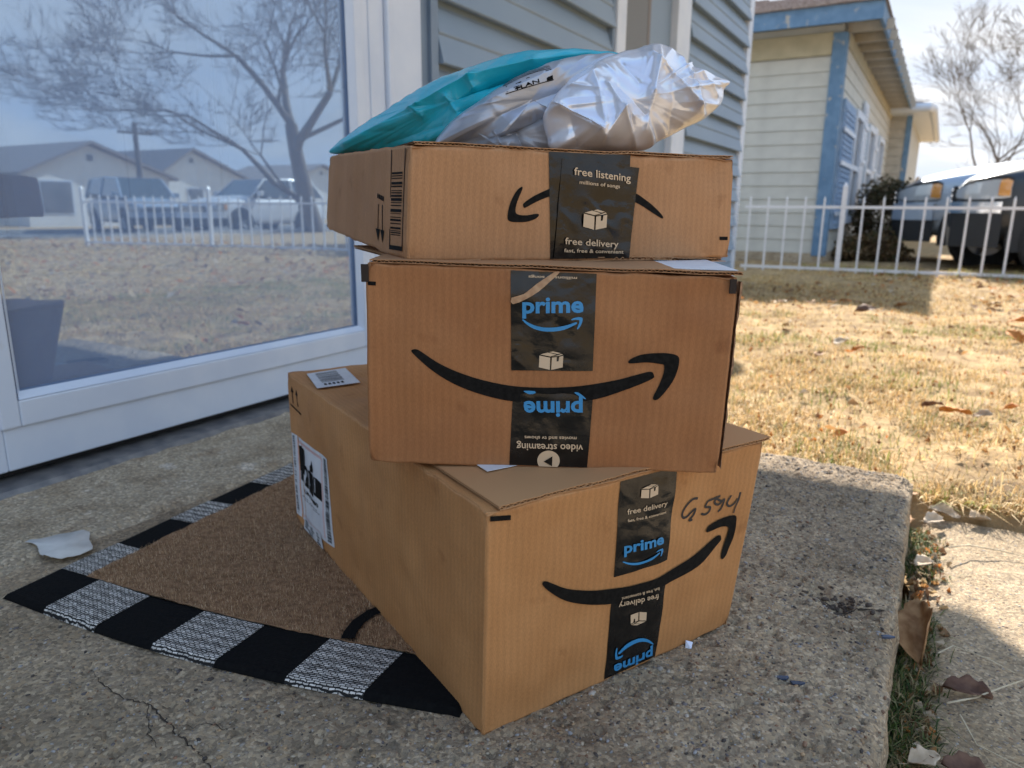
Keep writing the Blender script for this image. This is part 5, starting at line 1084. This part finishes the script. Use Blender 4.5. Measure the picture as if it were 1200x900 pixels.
# unseen canopy, added and shaped to shade the slab; then the main roof
mb = MB(); zc = 2.34; dx = (zc/math.tan(SUN_EL)); od = (dx*math.cos(R(10)), -dx*math.sin(R(10)))
shp = [(-1.5, -1.47-od[1]-.0), (1.415, -1.47-od[1]), (1.425, .00), (1.26, .105), (1.10, .175), (.70, .30), (.2, .40), (-1.5, .62)]
pol = [(a+od[0], b+od[1]) for a, b in shp]; pol[0] = (pol[0][0], -1.465); pol[1] = (pol[1][0], -1.465)
mb.prism(pol, zc, zc+.13, lambda p, q, t: S(p, q, t)); mb.done('shade_canopy', M_whitep, house)
mb = MB(); mb.add([S(-5.3, -1.30, 2.50), S(6.3, -1.30, 2.50), S(6.3, -4.3, 3.5), S(-5.3, -4.3, 3.5), S(6.3, -7.2, 2.5), S(-5.3, -7.2, 2.5), S(-5.3, -1.30, 2.42), S(6.3, -1.30, 2.42), S(6.3, -7.2, 2.42), S(-5.3, -7.2, 2.42)],
       [(0, 1, 2, 3), (3, 2, 4, 5), (0, 6, 7, 1), (6, 9, 8, 7), (4, 8, 9, 5), (1, 7, 8, 4, 2), (0, 3, 5, 9, 6)]); mb.done('roof', M_roof, house)

# ------------------------------------------------------------------ fence
FP = [(7.72, -1.75), (7.95, .9), (6.60, 8.6)]
M_fence = material('white_painted_steel', (.74, .73, .74), (.80, .79, .80), scale=20, rough=.4)
fence = thing('fence', 'low white metal picket fence across the end of the yard', 'fence', S(7.72, -1.75, -.12))
pk = MB(); h_ = .74
for (x0, x1, z0, z1) in ((-.009, .009, 0, h_),): pk.box((x0, x0, z0), (x1, x1, z1)); pk.add([(-.009, -.009, h_), (.009, -.009, h_), (.009, .009, h_), (-.009, .009, h_), (0, 0, h_+.03)], [(0, 1, 4), (1, 2, 4), (2, 3, 4), (3, 0, 4)])
pk_me = mesh('picket', pk.v, pk.f, M_fence)
ps = MB(); ps.box((-.022, -.022, -.05), (.022, .022, .86)); ps.add([(-.022, -.022, .86), (.022, -.022, .86), (.022, .022, .86), (-.022, .022, .86), (0, 0, .90)], [(0, 1, 4), (1, 2, 4), (2, 3, 4), (3, 0, 4)]); ps_me = mesh('post', ps.v, ps.f, M_fence)
acc = 0; cnt = 0
for i in range(2):
    a = np.array(FP[i]); b = np.array(FP[i+1]); Lg = np.linalg.norm(b-a); d = (b-a)/Lg; yaw = math.atan2(*(np.array(S(d[0], d[1], 0))[[1, 0]]))
    for z0, z1 in ((.035, .062), (.625, .652)):
        mb = MB(); q = np.array([d[1], -d[0]])*.012
        v = [S(*(a+q), z0-.12+.02), S(*(b+q), z0-.12+.02), S(*(b-q), z0-.12+.02), S(*(a-q), z0-.12+.02)]; v2 = [(x, y, z+z1-z0) for x, y, z in v]
        mb.add(v+v2, [(0, 3, 2, 1), (4, 5, 6, 7), (0, 1, 5, 4), (1, 2, 6, 5), (2, 3, 7, 6), (3, 0, 4, 7)]); mb.done('rail', M_fence, fence)
    t_ = .05
    while t_ < Lg:
        p = a+d*t_; is_post = (cnt in (5, 19, 33, 47, 61))
        o = obj('post' if is_post else 'picket', ps_me if is_post else pk_me, fence, S(p[0], p[1], -.125)); o.rotation_euler = (0, 0, yaw)
        t_ += .172; cnt += 1
# ------------------------------------------------------------------ neighbour's cream house
M_cream = material('cream_painted_boards', (.52, .51, .46), (.60, .59, .53), scale=4, rough=.6, spots=[((.42, .40, .30), 6, .68, .85)])
M_blue_p = material('blue_painted_wood', (.10, .20, .33), (.15, .27, .42), scale=9, rough=.6, bump=.3, bscale=40, spots=[((.42, .40, .36), 12, .62, .72)])
M_yel = material('mustard_painted_wood', (.42, .37, .24), (.50, .44, .29), scale=8, rough=.6)
M_soff = material('soffit_boards', (.42, .39, .33), (.52, .48, .41), scale=8, rough=.7)
M_shing = material('brown_shingle', (.26, .20, .17), (.42, .34, .30), scale=40, rough=.95, bump=.6, bscale=60, bdist=.01)
M_bshut = material('faded_blue_shutter', (.20, .32, .50), (.30, .42, .60), scale=10, rough=.7, spots=[((.5, .52, .55), 7, .66, .8)])
cr = thing('neighbour_house', 'cream boarded house with blue corner trim and fascia behind the fence', 'house', S(9.05, -1.1, -.12))
s0, n0, zE = 9.05, -1.15, 2.35
mb = MB(); mb.sbox((s0+.02, -8, -.12), (16.9, n0-.02, 2.45)); mb.done('wall', M_cream, cr)
mb = MB(); mb.sbox((s0-.02, -8, -.12), (17, n0+.005, .03)); mb.done('foundation', M_sill, cr)
def lap(axis, L_, h):  # board local mesh: runs along -n (front) or s (side)
    prof = [(0.011, 0), (.011, .006), (.002, h), (-.02, h), (-.02, 0)]; V = []; n = len(prof)
    for t in (0, L_):
        for a, z in prof: V.append(tuple((-ES*a-EN*t if axis == 'front' else EN*a+ES*t)+np.array([0, 0, z])))
    return mesh('siding_board', V, [(i, (i+1) % n, n+(i+1) % n, n+i) for i in range(n)]+[tuple(range(n)), tuple(range(2*n-1, n-1, -1))], M_cream)
bf = lap('front', 6.8, .146); bs = lap('side', 7.8, .146)
for i in range(14): obj('siding_board', bf, cr, S(s0, n0-.11, .03+i*.150))
z = .03
for i in range(15): obj('siding_board', bs, cr, S(s0+.08, n0, .03+i*.150))
mb = MB(); mb.sbox((s0-.032, n0-.115, .0), (s0+.03, n0+.03, 2.36)); mb.sbox((s0+.03, n0-.02, 0), (s0+.11, n0+.032, 2.36)); mb.done('corner_board', M_blue_p, cr, bevel=.004)
mb = MB(); mb.sbox((s0-.030, -8, 2.145), (s0+.02, n0-.118, 2.37)); mb.sbox((s0+.112, n0-.01, 2.26), (16.9, n0+.025, 2.40)); mb.done('frieze_board', M_yel, cr)
# overhang: soffit, rafter tails, fascia, hip roof
nE = n0+.35; sE = s0-.36
mb = MB(); mb.sbox((sE, -8, 2.475), (17.3, nE, 2.495)); mb.done('soffit', M_soff, cr)
raf = MB(); raf.box((0, -.02, 0), (.44, .02, .10)); rme = mesh('rafter_tail', raf.v, raf.f, M_soff)
for i in range(14): o = obj('rafter_tail', rme, cr, S(s0+.12+i*.56, n0+.012, 2.372)); o.rotation_euler = (0, 0, R(-30))
mb = MB(); mb.sbox((sE-.03, -8, 2.375), (sE, nE+.03, 2.55)); mb.done('fascia', M_blue_p, cr, bevel=.003)
mb = MB(); mb.sbox((sE, nE, 2.375), (17.3, nE+.03, 2.55)); fs_ = mb.done('fascia', M_blue_p, cr, bevel=.003)
mb = MB()
A_ = (sE-.06, nE+.06, 2.55); B2 = (17.3, nE+.06, 2.55); C2 = (17.3, -8, 2.55); D2 = (sE-.06, -8, 2.55); r1 = (sE+3.4, nE-3.4, 3.62); r2 = (17.3, nE-3.4, 3.62)
mb.add([S(*A_), S(*B2), S(*C2), S(*D2), S(*r1), S(*r2), S(r1[0], -8, 3.62)], [(0, 1, 5, 4), (0, 4, 6, 3), (4, 5, 2, 6), (1, 2, 5), (3, 2, 1, 0)]); roof_ = mb.done('roof', M_shing, cr)
def shingles(parent, n):
    mb = MB()
    for k in range(n):  # courses up the front slope
        t = k/ n*.55; za = 2.555+t*1.07; sa = sE-.07+t*3.4; zb = za+.02
        na = nE+.05-t*3.4
        j = na; q = 0
        while j > -6.8:
            wd = .24+.06*((q*7+k*3) % 3); mb.sbox((sa, j-wd+.012, za-.004+.004*((q+k) % 2)), (sa+.16, j, za+.016+.006*((q*5+k) % 3)))
            j -= wd; q += 1
    o = mb.done('shingle_courses', M_shing, parent); o['kind'] = 'stuff'
shingles(cr, 9)
# windows, shutters on the long side
def win(sa, sb, za, zb, mt=M_whitep):
    mb = MB(); nn0 = n0+.02
    mb.sbox((sa, nn0, za), (sa+.09, nn0+.05, zb)); mb.sbox((sb-.09, nn0, za), (sb, nn0+.05, zb)); mb.sbox((sa+.09, nn0, za), (sb-.09, nn0+.05, za+.09)); mb.sbox((sa+.09, nn0, zb-.09), (sb-.09, nn0+.05, zb)); mb.sbox((sa+.09, nn0, (za+zb)/2-.03), (sb-.09, nn0+.045, (za+zb)/2+.03))
    w_ = mb.done('window', mt, cr); mb = MB(); mb.sbox((sa+.09, nn0, za+.09), (sb-.09, nn0+.01, zb-.09)); mb.done('pane', M_glass_d, w_)
def shut(sa, sb, za, zb, m_):
    mb = MB(); mb.sbox((sa, n0+.021, za), (sb, n0+.055, zb)); k = za+.05
    while k < zb-.08: mb.sbox((sa+.05, n0+.056, k), (sb-.05, n0+.066, k+.035)); k += .06
    for zc_ in (za+.15, zb-.35, (za+zb)/2): mb.sbox((sa-.03, n0+.068, zc_), (sb+.03, n0+.085, zc_+.05), 1)
    mb.done('shutter', [m_, M_whitep], cr)
shut(9.25, 10.35, .30, 1.72, M_bshut); win(10.45, 11.35, .35, 1.75); shut(11.4, 11.9, .35, 1.95, M_whitep); win(12.3, 13.3, .45, 1.75); shut(13.35, 13.8, .45, 1.8, M_whitep); win(14.2, 15.2, .45, 1.75)
# projecting end wing with gutter and blue post
mb = MB(); mb.sbox((16.9, -8, -.12), (23, -.80, 2.40)); mb.done('wing_wall', M_cream, cr)
bw = MB(); V = []; n = 5
for i in range(14): 
    mb = MB(); mb.sbox((16.875, n0-.02, .03+i*.172), (16.899, -.86, .03+i*.172+.162)); mb.done('siding_board', M_soff, cr)
mb = MB(); mb.sbox((16.86, -.86, 0), (16.96, -.76, 2.4)); mb.done('corner_board', M_blue_p, cr)
mb = MB(); mb.add([S(16.3, -.47, 2.46), S(23.5, -.47, 2.46), S(23.5, -4, 3.55), S(17.3, -4, 3.55), S(16.3, -4, 2.46)], [(0, 1, 2, 3), (0, 3, 4)]); mb.done('wing_roof', M_shing, cr)
mb = MB(); mb.tube([S(16.25, -1.3, 2.40), S(16.25, -.48, 2.40), S(16.6, -.42, 2.40), S(23.5, -.42, 2.40)], .075, 10); mb.sbox((16.3, -4, 2.33), (23.4, -.48, 2.45)); mb.done('gutter', M_whitep, cr, smooth=False)

# ------------------------------------------------------------------ shrubs
def leafy(name, c, r, n, size, pal, seed, squash=(1, 1, 1), mat=None):
    rg = np.random.default_rng(seed); d = rg.normal(size=(n, 3)); d /= np.linalg.norm(d, axis=1)[:, None]; rad = rg.uniform(.35, 1, n)**.5
    lump = 1+.3*vnoise(d, 2.3, seed); P = np.array(c)+d*(rad*lump)[:, None]*r*np.array(squash); P[:, 2] = np.maximum(P[:, 2], -.1)
    a = rg.normal(size=(n, 3)); a /= np.linalg.norm(a, axis=1)[:, None]; b = np.cross(a, rg.normal(size=(n, 3))); b /= np.linalg.norm(b, axis=1)[:, None]; sz = size*rg.uniform(.5, 1.2, (n, 1))
    V = np.stack([P-a*sz, P-b*sz*.5, P+a*sz, P+b*sz*.5], 1).reshape(-1, 3); F = np.arange(n*4).reshape(-1, 4); pal = np.array(pal); C = np.repeat(pal[rg.integers(0, len(pal), n)]*rg.uniform(.6, 1.2, (n, 1)), 4, 0)
    return mesh(name, V, F, M_blade, False, col=C)
M_bark = material('grey_bark', (.09, .07, .052), (.18, .14, .105), scale=12, rough=.95, bump=.8, bscale=30, bdist=.01)
bush = thing('shrub', 'dark brownish shrub against the wall of the cream house', 'shrub', S(11.3, -.70, -.12))
obj('foliage', leafy('foliage', S(11.3, -.70, .42), .50, 6500, .030, [(.09, .085, .04), (.14, .12, .06), (.20, .13, .07), (.06, .05, .03)], 5, (.9, .8, 1.0)), bush)
mb = MB(); 
for i in range(6): mb.tube([S(11.3, -.7, -.15), S(11.3+.2*math.sin(i*2), -.7+.2*math.cos(i*2), .3), S(11.3+.4*math.sin(i*2), -.7+.35*math.cos(i*2), .75)], [.02, .012, .004], 5)
mb.done('stems', M_bark, bush)
bush = thing('shrub', 'low brown shrub at the foot of the cream house wall, nearer the fence', 'shrub', S(10.0, -.75, -.12))
obj('foliage', leafy('foliage', S(10.1, -.72, .02), .36, 3500, .03, [(.22, .14, .06), (.30, .2, .1), (.14, .09, .05), (.12, .12, .05)], 7, (1.3, .8, .8)), bush)

# ------------------------------------------------------------------ vehicles
M_silv = material('silver_car_paint', (.40, .47, .56), rough=.42, metal=.35, coat=1); M_darkp = material('dark_car_paint', (.020, .026, .034), rough=.3, metal=.1, coat=.4); M_whitc = material('white_car_paint', (.75, .76, .78), rough=.3, coat=1)
M_tyre = material('tyre_rubber', (.02, .02, .021), (.035, .034, .033), scale=30, rough=.85); M_rim = material('alloy_rim', (.45, .46, .48), rough=.3, metal=.8); M_cglass = material('car_glass', (.03, .04, .045), rough=.05, spec=1, coat=1)
M_plast = material('black_bumper_plastic', (.018, .019, .021), rough=.6); M_chrome = material('chrome', (.75, .75, .76), rough=.12, metal=1); M_amber = material('amber_lens', (.72, .30, .05), rough=.15, spec=.8, coat=1); M_lens = material('clear_headlight_lens', (.45, .47, .48), rough=.1, spec=1, coat=1)
def vehicle(label, loc, yaw, paint, kind_, group='parked vehicles', amber_front=True):
    """local axes: +x forward (front bumper at x=0), y to the vehicle's left, z up"""
    v = thing('parked_'+kind_, label, {'pickup': 'pickup truck', 'suv': 'SUV', 'van': 'van'}[kind_], loc, group)
    c_, s__ = math.cos(yaw), math.sin(yaw)
    W = lambda x, y, z: (loc[0]+x*c_-y*s__, loc[1]+x*s__+y*c_, loc[2]+z)
    L_ = {'pickup': 5.5, 'suv': 4.7, 'van': 5.0}[kind_]; hw = .96
    hood = {'pickup': (1.00, 1.20), 'suv': (.98, 1.10), 'van': (1.0, 1.25)}[kind_]
    # body loft, section: (x, halfwidth, zlow, zshoulder, ztop)
    st = [(0, .74, .52, .85, .92), (-.05, .84, .46, .90, .99), (-.14, .90, .41, .95, 1.05), (-.28, .935, .38, .99, 1.10), (-.48, .955, .36, 1.02, 1.15), (-.9, hw, .34, 1.06, 1.23), (-1.45, hw, .34, 1.08, 1.29), (-1.7, hw, .34, 1.10, 1.30), (-3.2, hw, .34, 1.10, 1.28), (-L_+.9, hw, .36, 1.10, 1.26), (-L_+.15, .93, .42, 1.06, 1.18), (-L_, .84, .50, .98, 1.08)]
    K = 16; V = []; F = []
    for (x, w_, zl, zs, zt_) in st:
        sec = [(w_*.86, zl), (w_*.98, zl+.08), (w_, zl+.25), (w_, zs-.16), (w_*.985, zs-.02), (w_*.93, zs+(zt_-zs)*.35), (w_*.74, zs+(zt_-zs)*.8), (w_*.40, zt_), (0, zt_+.01)]
        sec = sec+[(-y, z) for y, z in sec[-2::-1]]
        for y, z in sec: V.append((x, y, z))
    m_ = 17
    for i in range(len(st)-1):
        for j in range(m_-1): F.append((i*m_+j, i*m_+j+1, (i+1)*m_+j+1, (i+1)*m_+j))
        F.append((i*m_+m_-1, i*m_, (i+1)*m_, (i+1)*m_+m_-1))
    F += [tuple(range(m_)), tuple(range(len(V)-1, len(V)-m_-1, -1))]
    me = mesh('body', [W(*p) for p in V], F, paint, True); bo = obj('body', me, v); sb = bo.modifiers.new('sub', 'SUBSURF'); sb.levels = 1; sb.render_levels = 2
    # wheel openings and wheels
    for i, (wx, wy) in enumerate(((-.95, 1), (-.95, -1), (-L_+1.05, 1), (-L_+1.05, -1))):
        r_ = .385; yy = wy*(hw-.13)
        mb = MB(); pts = [W(wx+.50*math.cos(a), wy*(hw+.004), .40+.50*math.sin(a)) for a in np.linspace(-.25, math.pi+.25, 18)]; inn = [W(wx, wy*(hw+.004), .30)]
        mb.add(pts+inn, [(j, j+1, 18) for j in range(17)]); mb.done('wheel_arch', M_plast, v)
        mb = MB(); prof = [(.20, -.09), (r_-.05, -.115), (r_-.01, -.10), (r_, -.05), (r_, .05), (r_-.01, .10), (r_-.05, .115), (.20, .09)]; n = 26; VV = []; FF_ = []
        for a in range(n):
            th = 2*math.pi*a/n
            for rr, yo in prof: VV.append(W(wx+rr*math.cos(th), yy+yo+wy*.05, r_-.005+rr*math.sin(th)))
        for a in range(n):
            for b in range(7): FF_.append((a*8+b, a*8+b+1, ((a+1) % n)*8+b+1, ((a+1) % n)*8+b))
        wh = obj('wheel', mesh('wheel', VV, FF_, M_tyre, True), v)
        mb = MB(); ring = [W(wx+.215*math.cos(2*math.pi*a/20), yy+wy*.130, r_+.215*math.sin(2*math.pi*a/20)) for a in range(20)]; hub = W(wx, yy+wy*.10, r_)
        mb.add(ring+[hub], [(a, (a+1) % 20, 20) for a in range(20)])
        for a in range(5):
            th = a*1.2566; mb.tube([W(wx, yy+wy*.14, r_), W(wx+.2*math.cos(th), yy+wy*.145, r_+.2*math.sin(th))], [.045, .03], 6)
        mb.done('rim', M_rim, wh)
    # bumper
    mb = MB(); P_ = [(-.40, .985), (-.26, .972), (-.10, .93), (.03, .78), (.07, .40), (.08, 0)]; P_ = P_+[(x, -y) for x, y in P_[-2::-1]]
    def wall_(z0, z1, ex, m): mb.add([W(x+ex*(x > -.5), y*1.0, z0) for x, y in P_]+[W(x+ex*.8*(x > -.5), y, z1) for x, y in P_]+[W(x-.12, y*.93, z1) for x, y in P_]+[W(x-.12, y*.93, z0) for x, y in P_], [q for i in range(len(P_)-1) for q in ((i, i+1, i+12, i+11), (i+11, i+12, i+23, i+22), (i+33, i+34, i+1, i))], m)
    hi_, lo_ = ((.57, .755), (.32, .565)) if paint != M_darkp else ((.655, .765), (.32, .65))
    wall_(*hi_, .02, 0); wall_(*lo_, .0, 1); mb.done('front_bumper', [paint if paint != M_darkp else M_chrome, M_plast], v)
    # headlights wrapping round the corner
    for sgn in (1, -1):
        Q = [(-.45, .958, .81, .975), (-.40, .955, .80, 1.0), (-.33, .945, .795, 1.005), (-.24, .930, .79, .995), (-.15, .908, .79, .975), (-.09, .878, .79, .95), (-.03, .81, .80, .92), (.010, .68, .81, .89)]
        mb = MB(); mb.add([W(x+.006, sgn*(y+.012), a_) for x, y, a_, b_ in Q]+[W(x+.010, sgn*(y+.020), (a_+b_)/2) for x, y, a_, b_ in Q]+[W(x, sgn*(y+.004), b_) for x, y, a_, b_ in Q], [q for i in range(7) for q in ((i, i+1, i+9, i+8), (i+8, i+9, i+17, i+16))])
        hl = mb.done('headlight', M_lens, v, smooth=True)
        q2 = [(-.445, .959, .825, .965), (-.40, .957, .82, .985), (-.345, .949, .825, .975)]
        mb = MB(); mb.add([W(x+.008, sgn*(y+.020), a_) for x, y, a_, b_ in q2]+[W(x+.010, sgn*(y+.030), (a_+b_)/2) for x, y, a_, b_ in q2]+[W(x, sgn*(y+.014), b_) for x, y, a_, b_ in q2], [q for i in range(2) for q in ((i, i+1, i+4, i+3), (i+3, i+4, i+7, i+6))])
        mb.done('turn_signal', M_amber, hl, smooth=True)
        mb = MB(); mb.add([W(x-.004, sgn*(y-.004), a_-.012) for x, y, a_, b_ in Q]+[W(x-.006, sgn*(y+.0), b_+.012) for x, y, a_, b_ in Q]+[W(x+.004, sgn*(y+.010), a_-.012) for x, y, a_, b_ in Q]+[W(x-.002, sgn*(y+.008), b_+.012) for x, y, a_, b_ in Q], [(i+16, i+17, i+25, i+24) for i in range(7)])
        mb.done('headlight_surround', M_plast, v)
    mb = MB(); mb.box((.0, -.52, .62), (.045, .52, .93), 0, W)
    for i in range(5): mb.box((.046, -.50, .64+.06*i), (.06, .50, .665+.06*i), 1, W)
    mb.done('grille', [M_plast, M_chrome], v)
    # cabin
    x0, x1, x2, x3, zr = {'pickup': (-1.62, -2.25, -3.35, -3.60, 1.82), 'suv': (-1.45, -2.15, -4.25, -4.62, 1.78), 'van': (-1.05, -1.85, -4.75, -4.98, 1.92)}[kind_]
    cab = [(x0, .86, 1.10), (x1, .70, zr-.02), ((x1+x2)/2, .72, zr+.02), (x2, .70, zr-.03), (x3, .84, 1.10)]
    mb = MB(); zb = 1.22; top_ = [(x1, .70, zr-.02), ((x1+x2)/2, .72, zr+.015), (x2, .70, zr-.04)]
    mb.add([W(x, y*s_, z) for s_ in (1, -1) for x, y, z in top_]+[W(x, y*s_*.96, z+.045) for s_ in (1, -1) for x, y, z in top_], [(6, 7, 10, 9), (7, 8, 11, 10), (0, 1, 7, 6), (1, 2, 8, 7), (3, 4, 10, 9), (4, 5, 11, 10), (0, 6, 9, 3), (2, 8, 11, 5), (0, 3, 4, 1), (1, 4, 5, 2)])
    mb.done('cabin_roof', paint, v)
    mb = MB()
    for s_ in (1, -1):
        mb.tube([W(x0, .90*s_, zb), W(x1, .715*s_, zr)], .035, 6); mb.tube([W((x1+x2)/2, .90*s_, zb), W((x1+x2)/2, .72*s_, zr)], .04, 6); mb.tube([W(x3, .88*s_, zb), W(x2, .71*s_, zr-.02)], .05, 6)
    mb.done('pillars', paint, v)
    mb = MB(); mb.add([W(x0, .86, zb), W(x0, -.86, zb), W(x1, -.69, zr), W(x1, .69, zr)], [(0, 1, 2, 3)]); mb.done('windscreen', M_cglass, v)
    for s_ in (1, -1): mb = MB(); mb.add([W(x0-.08, .895*s_, zb), W(x1, .705*s_, zr), W(x2, .70*s_, zr), W(x3+.05, .88*s_, zb)], [(0, 1, 2, 3)]); mb.done('side_glass', M_cglass, v)
    mb = MB(); mb.add([W(x3, .84, zb), W(x3, -.84, zb), W(x2, -.69, zr), W(x2, .69, zr)], [(0, 1, 2, 3)]); mb.done('rear_glass', M_cglass, v)
    for s_ in (1, -1): mb = MB(); mb.box((x0-.30, .94*s_-.0, 1.26), (x0-.18, (.94+.20)*s_, 1.42), 0, W); mb.done('wing_mirror', paint, v, bevel=.02)
    return v
yw = math.atan2(.5, -.8660254)   # driving direction -n
vehicle('silver pickup parked behind the fence, nearest the cream house', S(11.0, -.50, -.16), yw, M_silv, 'pickup')
vehicle('dark pickup parked behind the fence at the right edge, nearer than the silver one', S(9.75, .10, -.16), yw, M_darkp, 'pickup')
# across the yard, seen in the door glass
vehicle('white SUV parked beyond the front yard, mirrored in the storm door right of the tree', S(15.0, 17.2, -.44), math.atan2(*(np.array(S(-1, .0, 0))[[1, 0]])), M_whitc, 'suv')
vehicle('grey van parked across the street in front of the gabled house', S(16.2, 20.5, -.48), math.atan2(*(np.array(S(-.25, -1, 0))[[1, 0]])), M_silv, 'van')

# ------------------------------------------------------------------ bare trees
def tree(label, base, height, spread, seed, trunk_r, levels=6, lean=(0, 0), fork=.22, group='bare trees', twig_r=.006, nbr=(2, 3)):
    rg = random.Random(seed); t = thing('bare_tree', label, 'tree', base, group)
    tm = MB(); cm = MB()
    def grow(p, d, ln, r_, lvl):
        n = 4 if lvl < 3 else 3; pts = [p]; q = Vector(p); dd = Vector(d)
        for i in range(n):
            dd = (dd+Vector((rg.gauss(0, .10), rg.gauss(0, .10), rg.gauss(.03, .06)))).normalized(); q = q+dd*(ln/n); pts.append(q.copy())
        rr = [r_*(1-.40*i/n) for i in range(n+1)]; (tm if lvl < 2 else cm).tube(pts, rr, 8 if lvl < 1 else (5 if lvl < 3 else 3), caps=False)
        if lvl >= levels: return
        kids = rg.randint(*nbr) if lvl else 4
        for k in range(kids):
            at = pts[-1] if k < 2 else pts[rg.randint(1, n)]
            ax_ = dd.orthogonal(); ax_.rotate(Matrix.Rotation(rg.uniform(0, 6.28), 3, dd)); ang = rg.uniform(.25, .65)*spread*(1 if lvl else 1.15)
            nd = (dd*math.cos(ang)+ax_*math.sin(ang)).normalized(); nd.z = max(nd.z, -.05)
            grow(at, nd, ln*rg.uniform(.62, .86), max(twig_r, rr[-1]*rg.uniform(.62, .85)), lvl+1)
    grow(Vector(base), Vector((lean[0], lean[1], 1)).normalized(), height*fork, trunk_r, 0)
    tm.done('trunk', M_bark, t, smooth=True); cm.done('crown', M_bark, t); return t
def SP(s, n, z=-.3): return S(s, n, z)
tree('bare tree rising behind the silver pickup, beside the end of the cream house', SP(26, 0.6), 9.5, 0.72, 3, .10, 7, fork=.2, twig_r=.0065, nbr=(2, 3))
tree('bare tree behind the vehicles, at the right edge of the view', SP(23, 3.6), 9, 0.8, 8, .10, 7, fork=.2, twig_r=.0065, nbr=(2, 3))
tree('tall thin bare tree between two others behind the vehicles', SP(29, 2.6), 11, 0.65, 14, .10, 7, fork=.2, twig_r=.0065, nbr=(2, 3))
tree('leaning bare tree behind the dark pickup, right of the tall thin one', SP(27, 4.6), 10, 0.75, 27, .10, 7, fork=.2, twig_r=.0065, nbr=(2, 3))
tree('slender bare tree farthest back behind the silver pickup', SP(34, 2.0), 11.5, 0.7, 44, .10, 7, fork=.2, twig_r=.0065, nbr=(2, 3))
tree('bare tree beyond the right edge behind the dark pickup', SP(29, 8.5), 9.5, 1.0, 21, .10, 7, fork=.2, twig_r=.0065, nbr=(2, 3))
tree('big spreading bare tree in the front yard, mirrored in the storm door', S(17.8, 14.9, -.35), 21, 1.25, 52, .34, 8, lean=(.15, -.24), fork=.165, group='bare trees', twig_r=.008, nbr=(3, 3))
# dry brush far behind the vehicles
br_ = kind(obj('brush', leafy('brush', S(34, 4, .3), 1, 9000, .10, [(.30, .20, .10), (.24, .17, .10), (.42, .26, .10), (.18, .14, .08)], 12, (14, 9, 1.6)), None), 'stuff', 'brown leafless brush in the distance behind the vehicles', 'brush')

# ------------------------------------------------------------------ houses across the street (mirrored in the door)
M_lap = material('pale_lap_siding', (.72, .71, .68), (.80, .79, .76), scale=3, rough=.7)
def far_house(label, s0, s1, n0, depth, ze, zp, z0, wins, sp_=None):
    h = thing('far_house', label, 'house', S((s0+s1)/2, n0, z0), 'houses across the street'); sp_ = sp_ or (s0+s1)/2
    mb = MB(); mb.prism([(s0, z0), (s1, z0), (s1, ze), (sp_, zp), (s0, ze)], n0, n0+depth, lambda p, q, t: S(p, t, q)); mb.done('wall', M_lap, h)
    for i in range(int((ze-z0)/.2)):
        mb = MB(); mb.sbox((s0-.01, n0-.025, z0+.2*i+.01), (s1+.01, n0-.002, z0+.2*i+.19)); mb.done('siding_board', M_lap, h)
    mb = MB()
    for a, b in (((s0-.4, ze-.15), (sp_, zp+.08)), ((sp_, zp+.08), (s1+.4, ze-.15))):
        mb.add([S(a[0], n0-.45, a[1]), S(b[0], n0-.45, b[1]), S(b[0], n0+depth+.4, b[1]), S(a[0], n0+depth+.4, a[1]), S(a[0], n0-.45, a[1]+.14), S(b[0], n0-.45, b[1]+.14), S(b[0], n0+depth+.4, b[1]+.14), S(a[0], n0+depth+.4, a[1]+.14)], [(0, 1, 2, 3), (7, 6, 5, 4), (0, 4, 5, 1), (1, 5, 6, 2), (2, 6, 7, 3), (3, 7, 4, 0)])
    mb.done('roof', M_roof, h)
    for (a, b, c, d) in wins:
        mb = MB(); mb.sbox((a-.08, n0-.05, c-.08), (b+.08, n0-.028, d+.08)); w_ = mb.done('window', M_whitep, h); mb = MB(); mb.sbox((a, n0-.07, c), (b, n0-.051, d)); mb.done('pane', M_glass_d, w_)
    mb = MB(); mb.sbox((sp_-.15, n0-.06, zp-.75), (sp_+.15, n0-.03, zp-.45)); mb.done('gable_vent', M_alu, h); return h
far_house('pale gabled house across the street with two dark front windows', 18.9, 26.3, 34.3, 9, 1.95, 3.35, -.8, [(19.6, 21.0, .1, 1.55), (23.3, 24.8, .1, 1.5)], 22.1)
far_house('farther gabled house across the street, beside the first', 30.2, 37.2, 41, 12, 2.3, 4.0, -.9, [(32.5, 33.6, .3, 1.6)], 32.9)
far_house('low house across the street at the far right of the view down the street', 44, 56, 46, 9, 2.1, 4.0, -.9, [(47, 48.6, .3, 1.6), (51, 52.5, .3, 1.6)])
far_house('grey roofed house across the street, left of the gabled one', 7.5, 17.0, 35.5, 9, 2.1, 3.6, -.8, [(10, 11.4, .2, 1.5), (13.5, 15, .2, 1.5)])
pole = thing('utility_pole', 'wooden utility pole with a crossarm across the street', 'utility pole', S(18.9, 25.6, -.4))
mb = MB(); mb.tube([S(18.9, 25.6, -.6), S(18.9, 25.6, 3.7)], [.12, .09], 8); mb.done('pole', M_bark, pole)
mb = MB(); mb.sbox((18.2, 25.55, 3.25), (19.6, 25.65, 3.35)); mb.done('crossarm', M_bark, pole)
for a in (18.3, 18.6, 19.2, 19.5): mb = MB(); mb.tube([S(a, 25.6, 3.35), S(a, 25.6, 3.47)], [.03, .02], 6); mb.done('insulator', M_alu, pole)
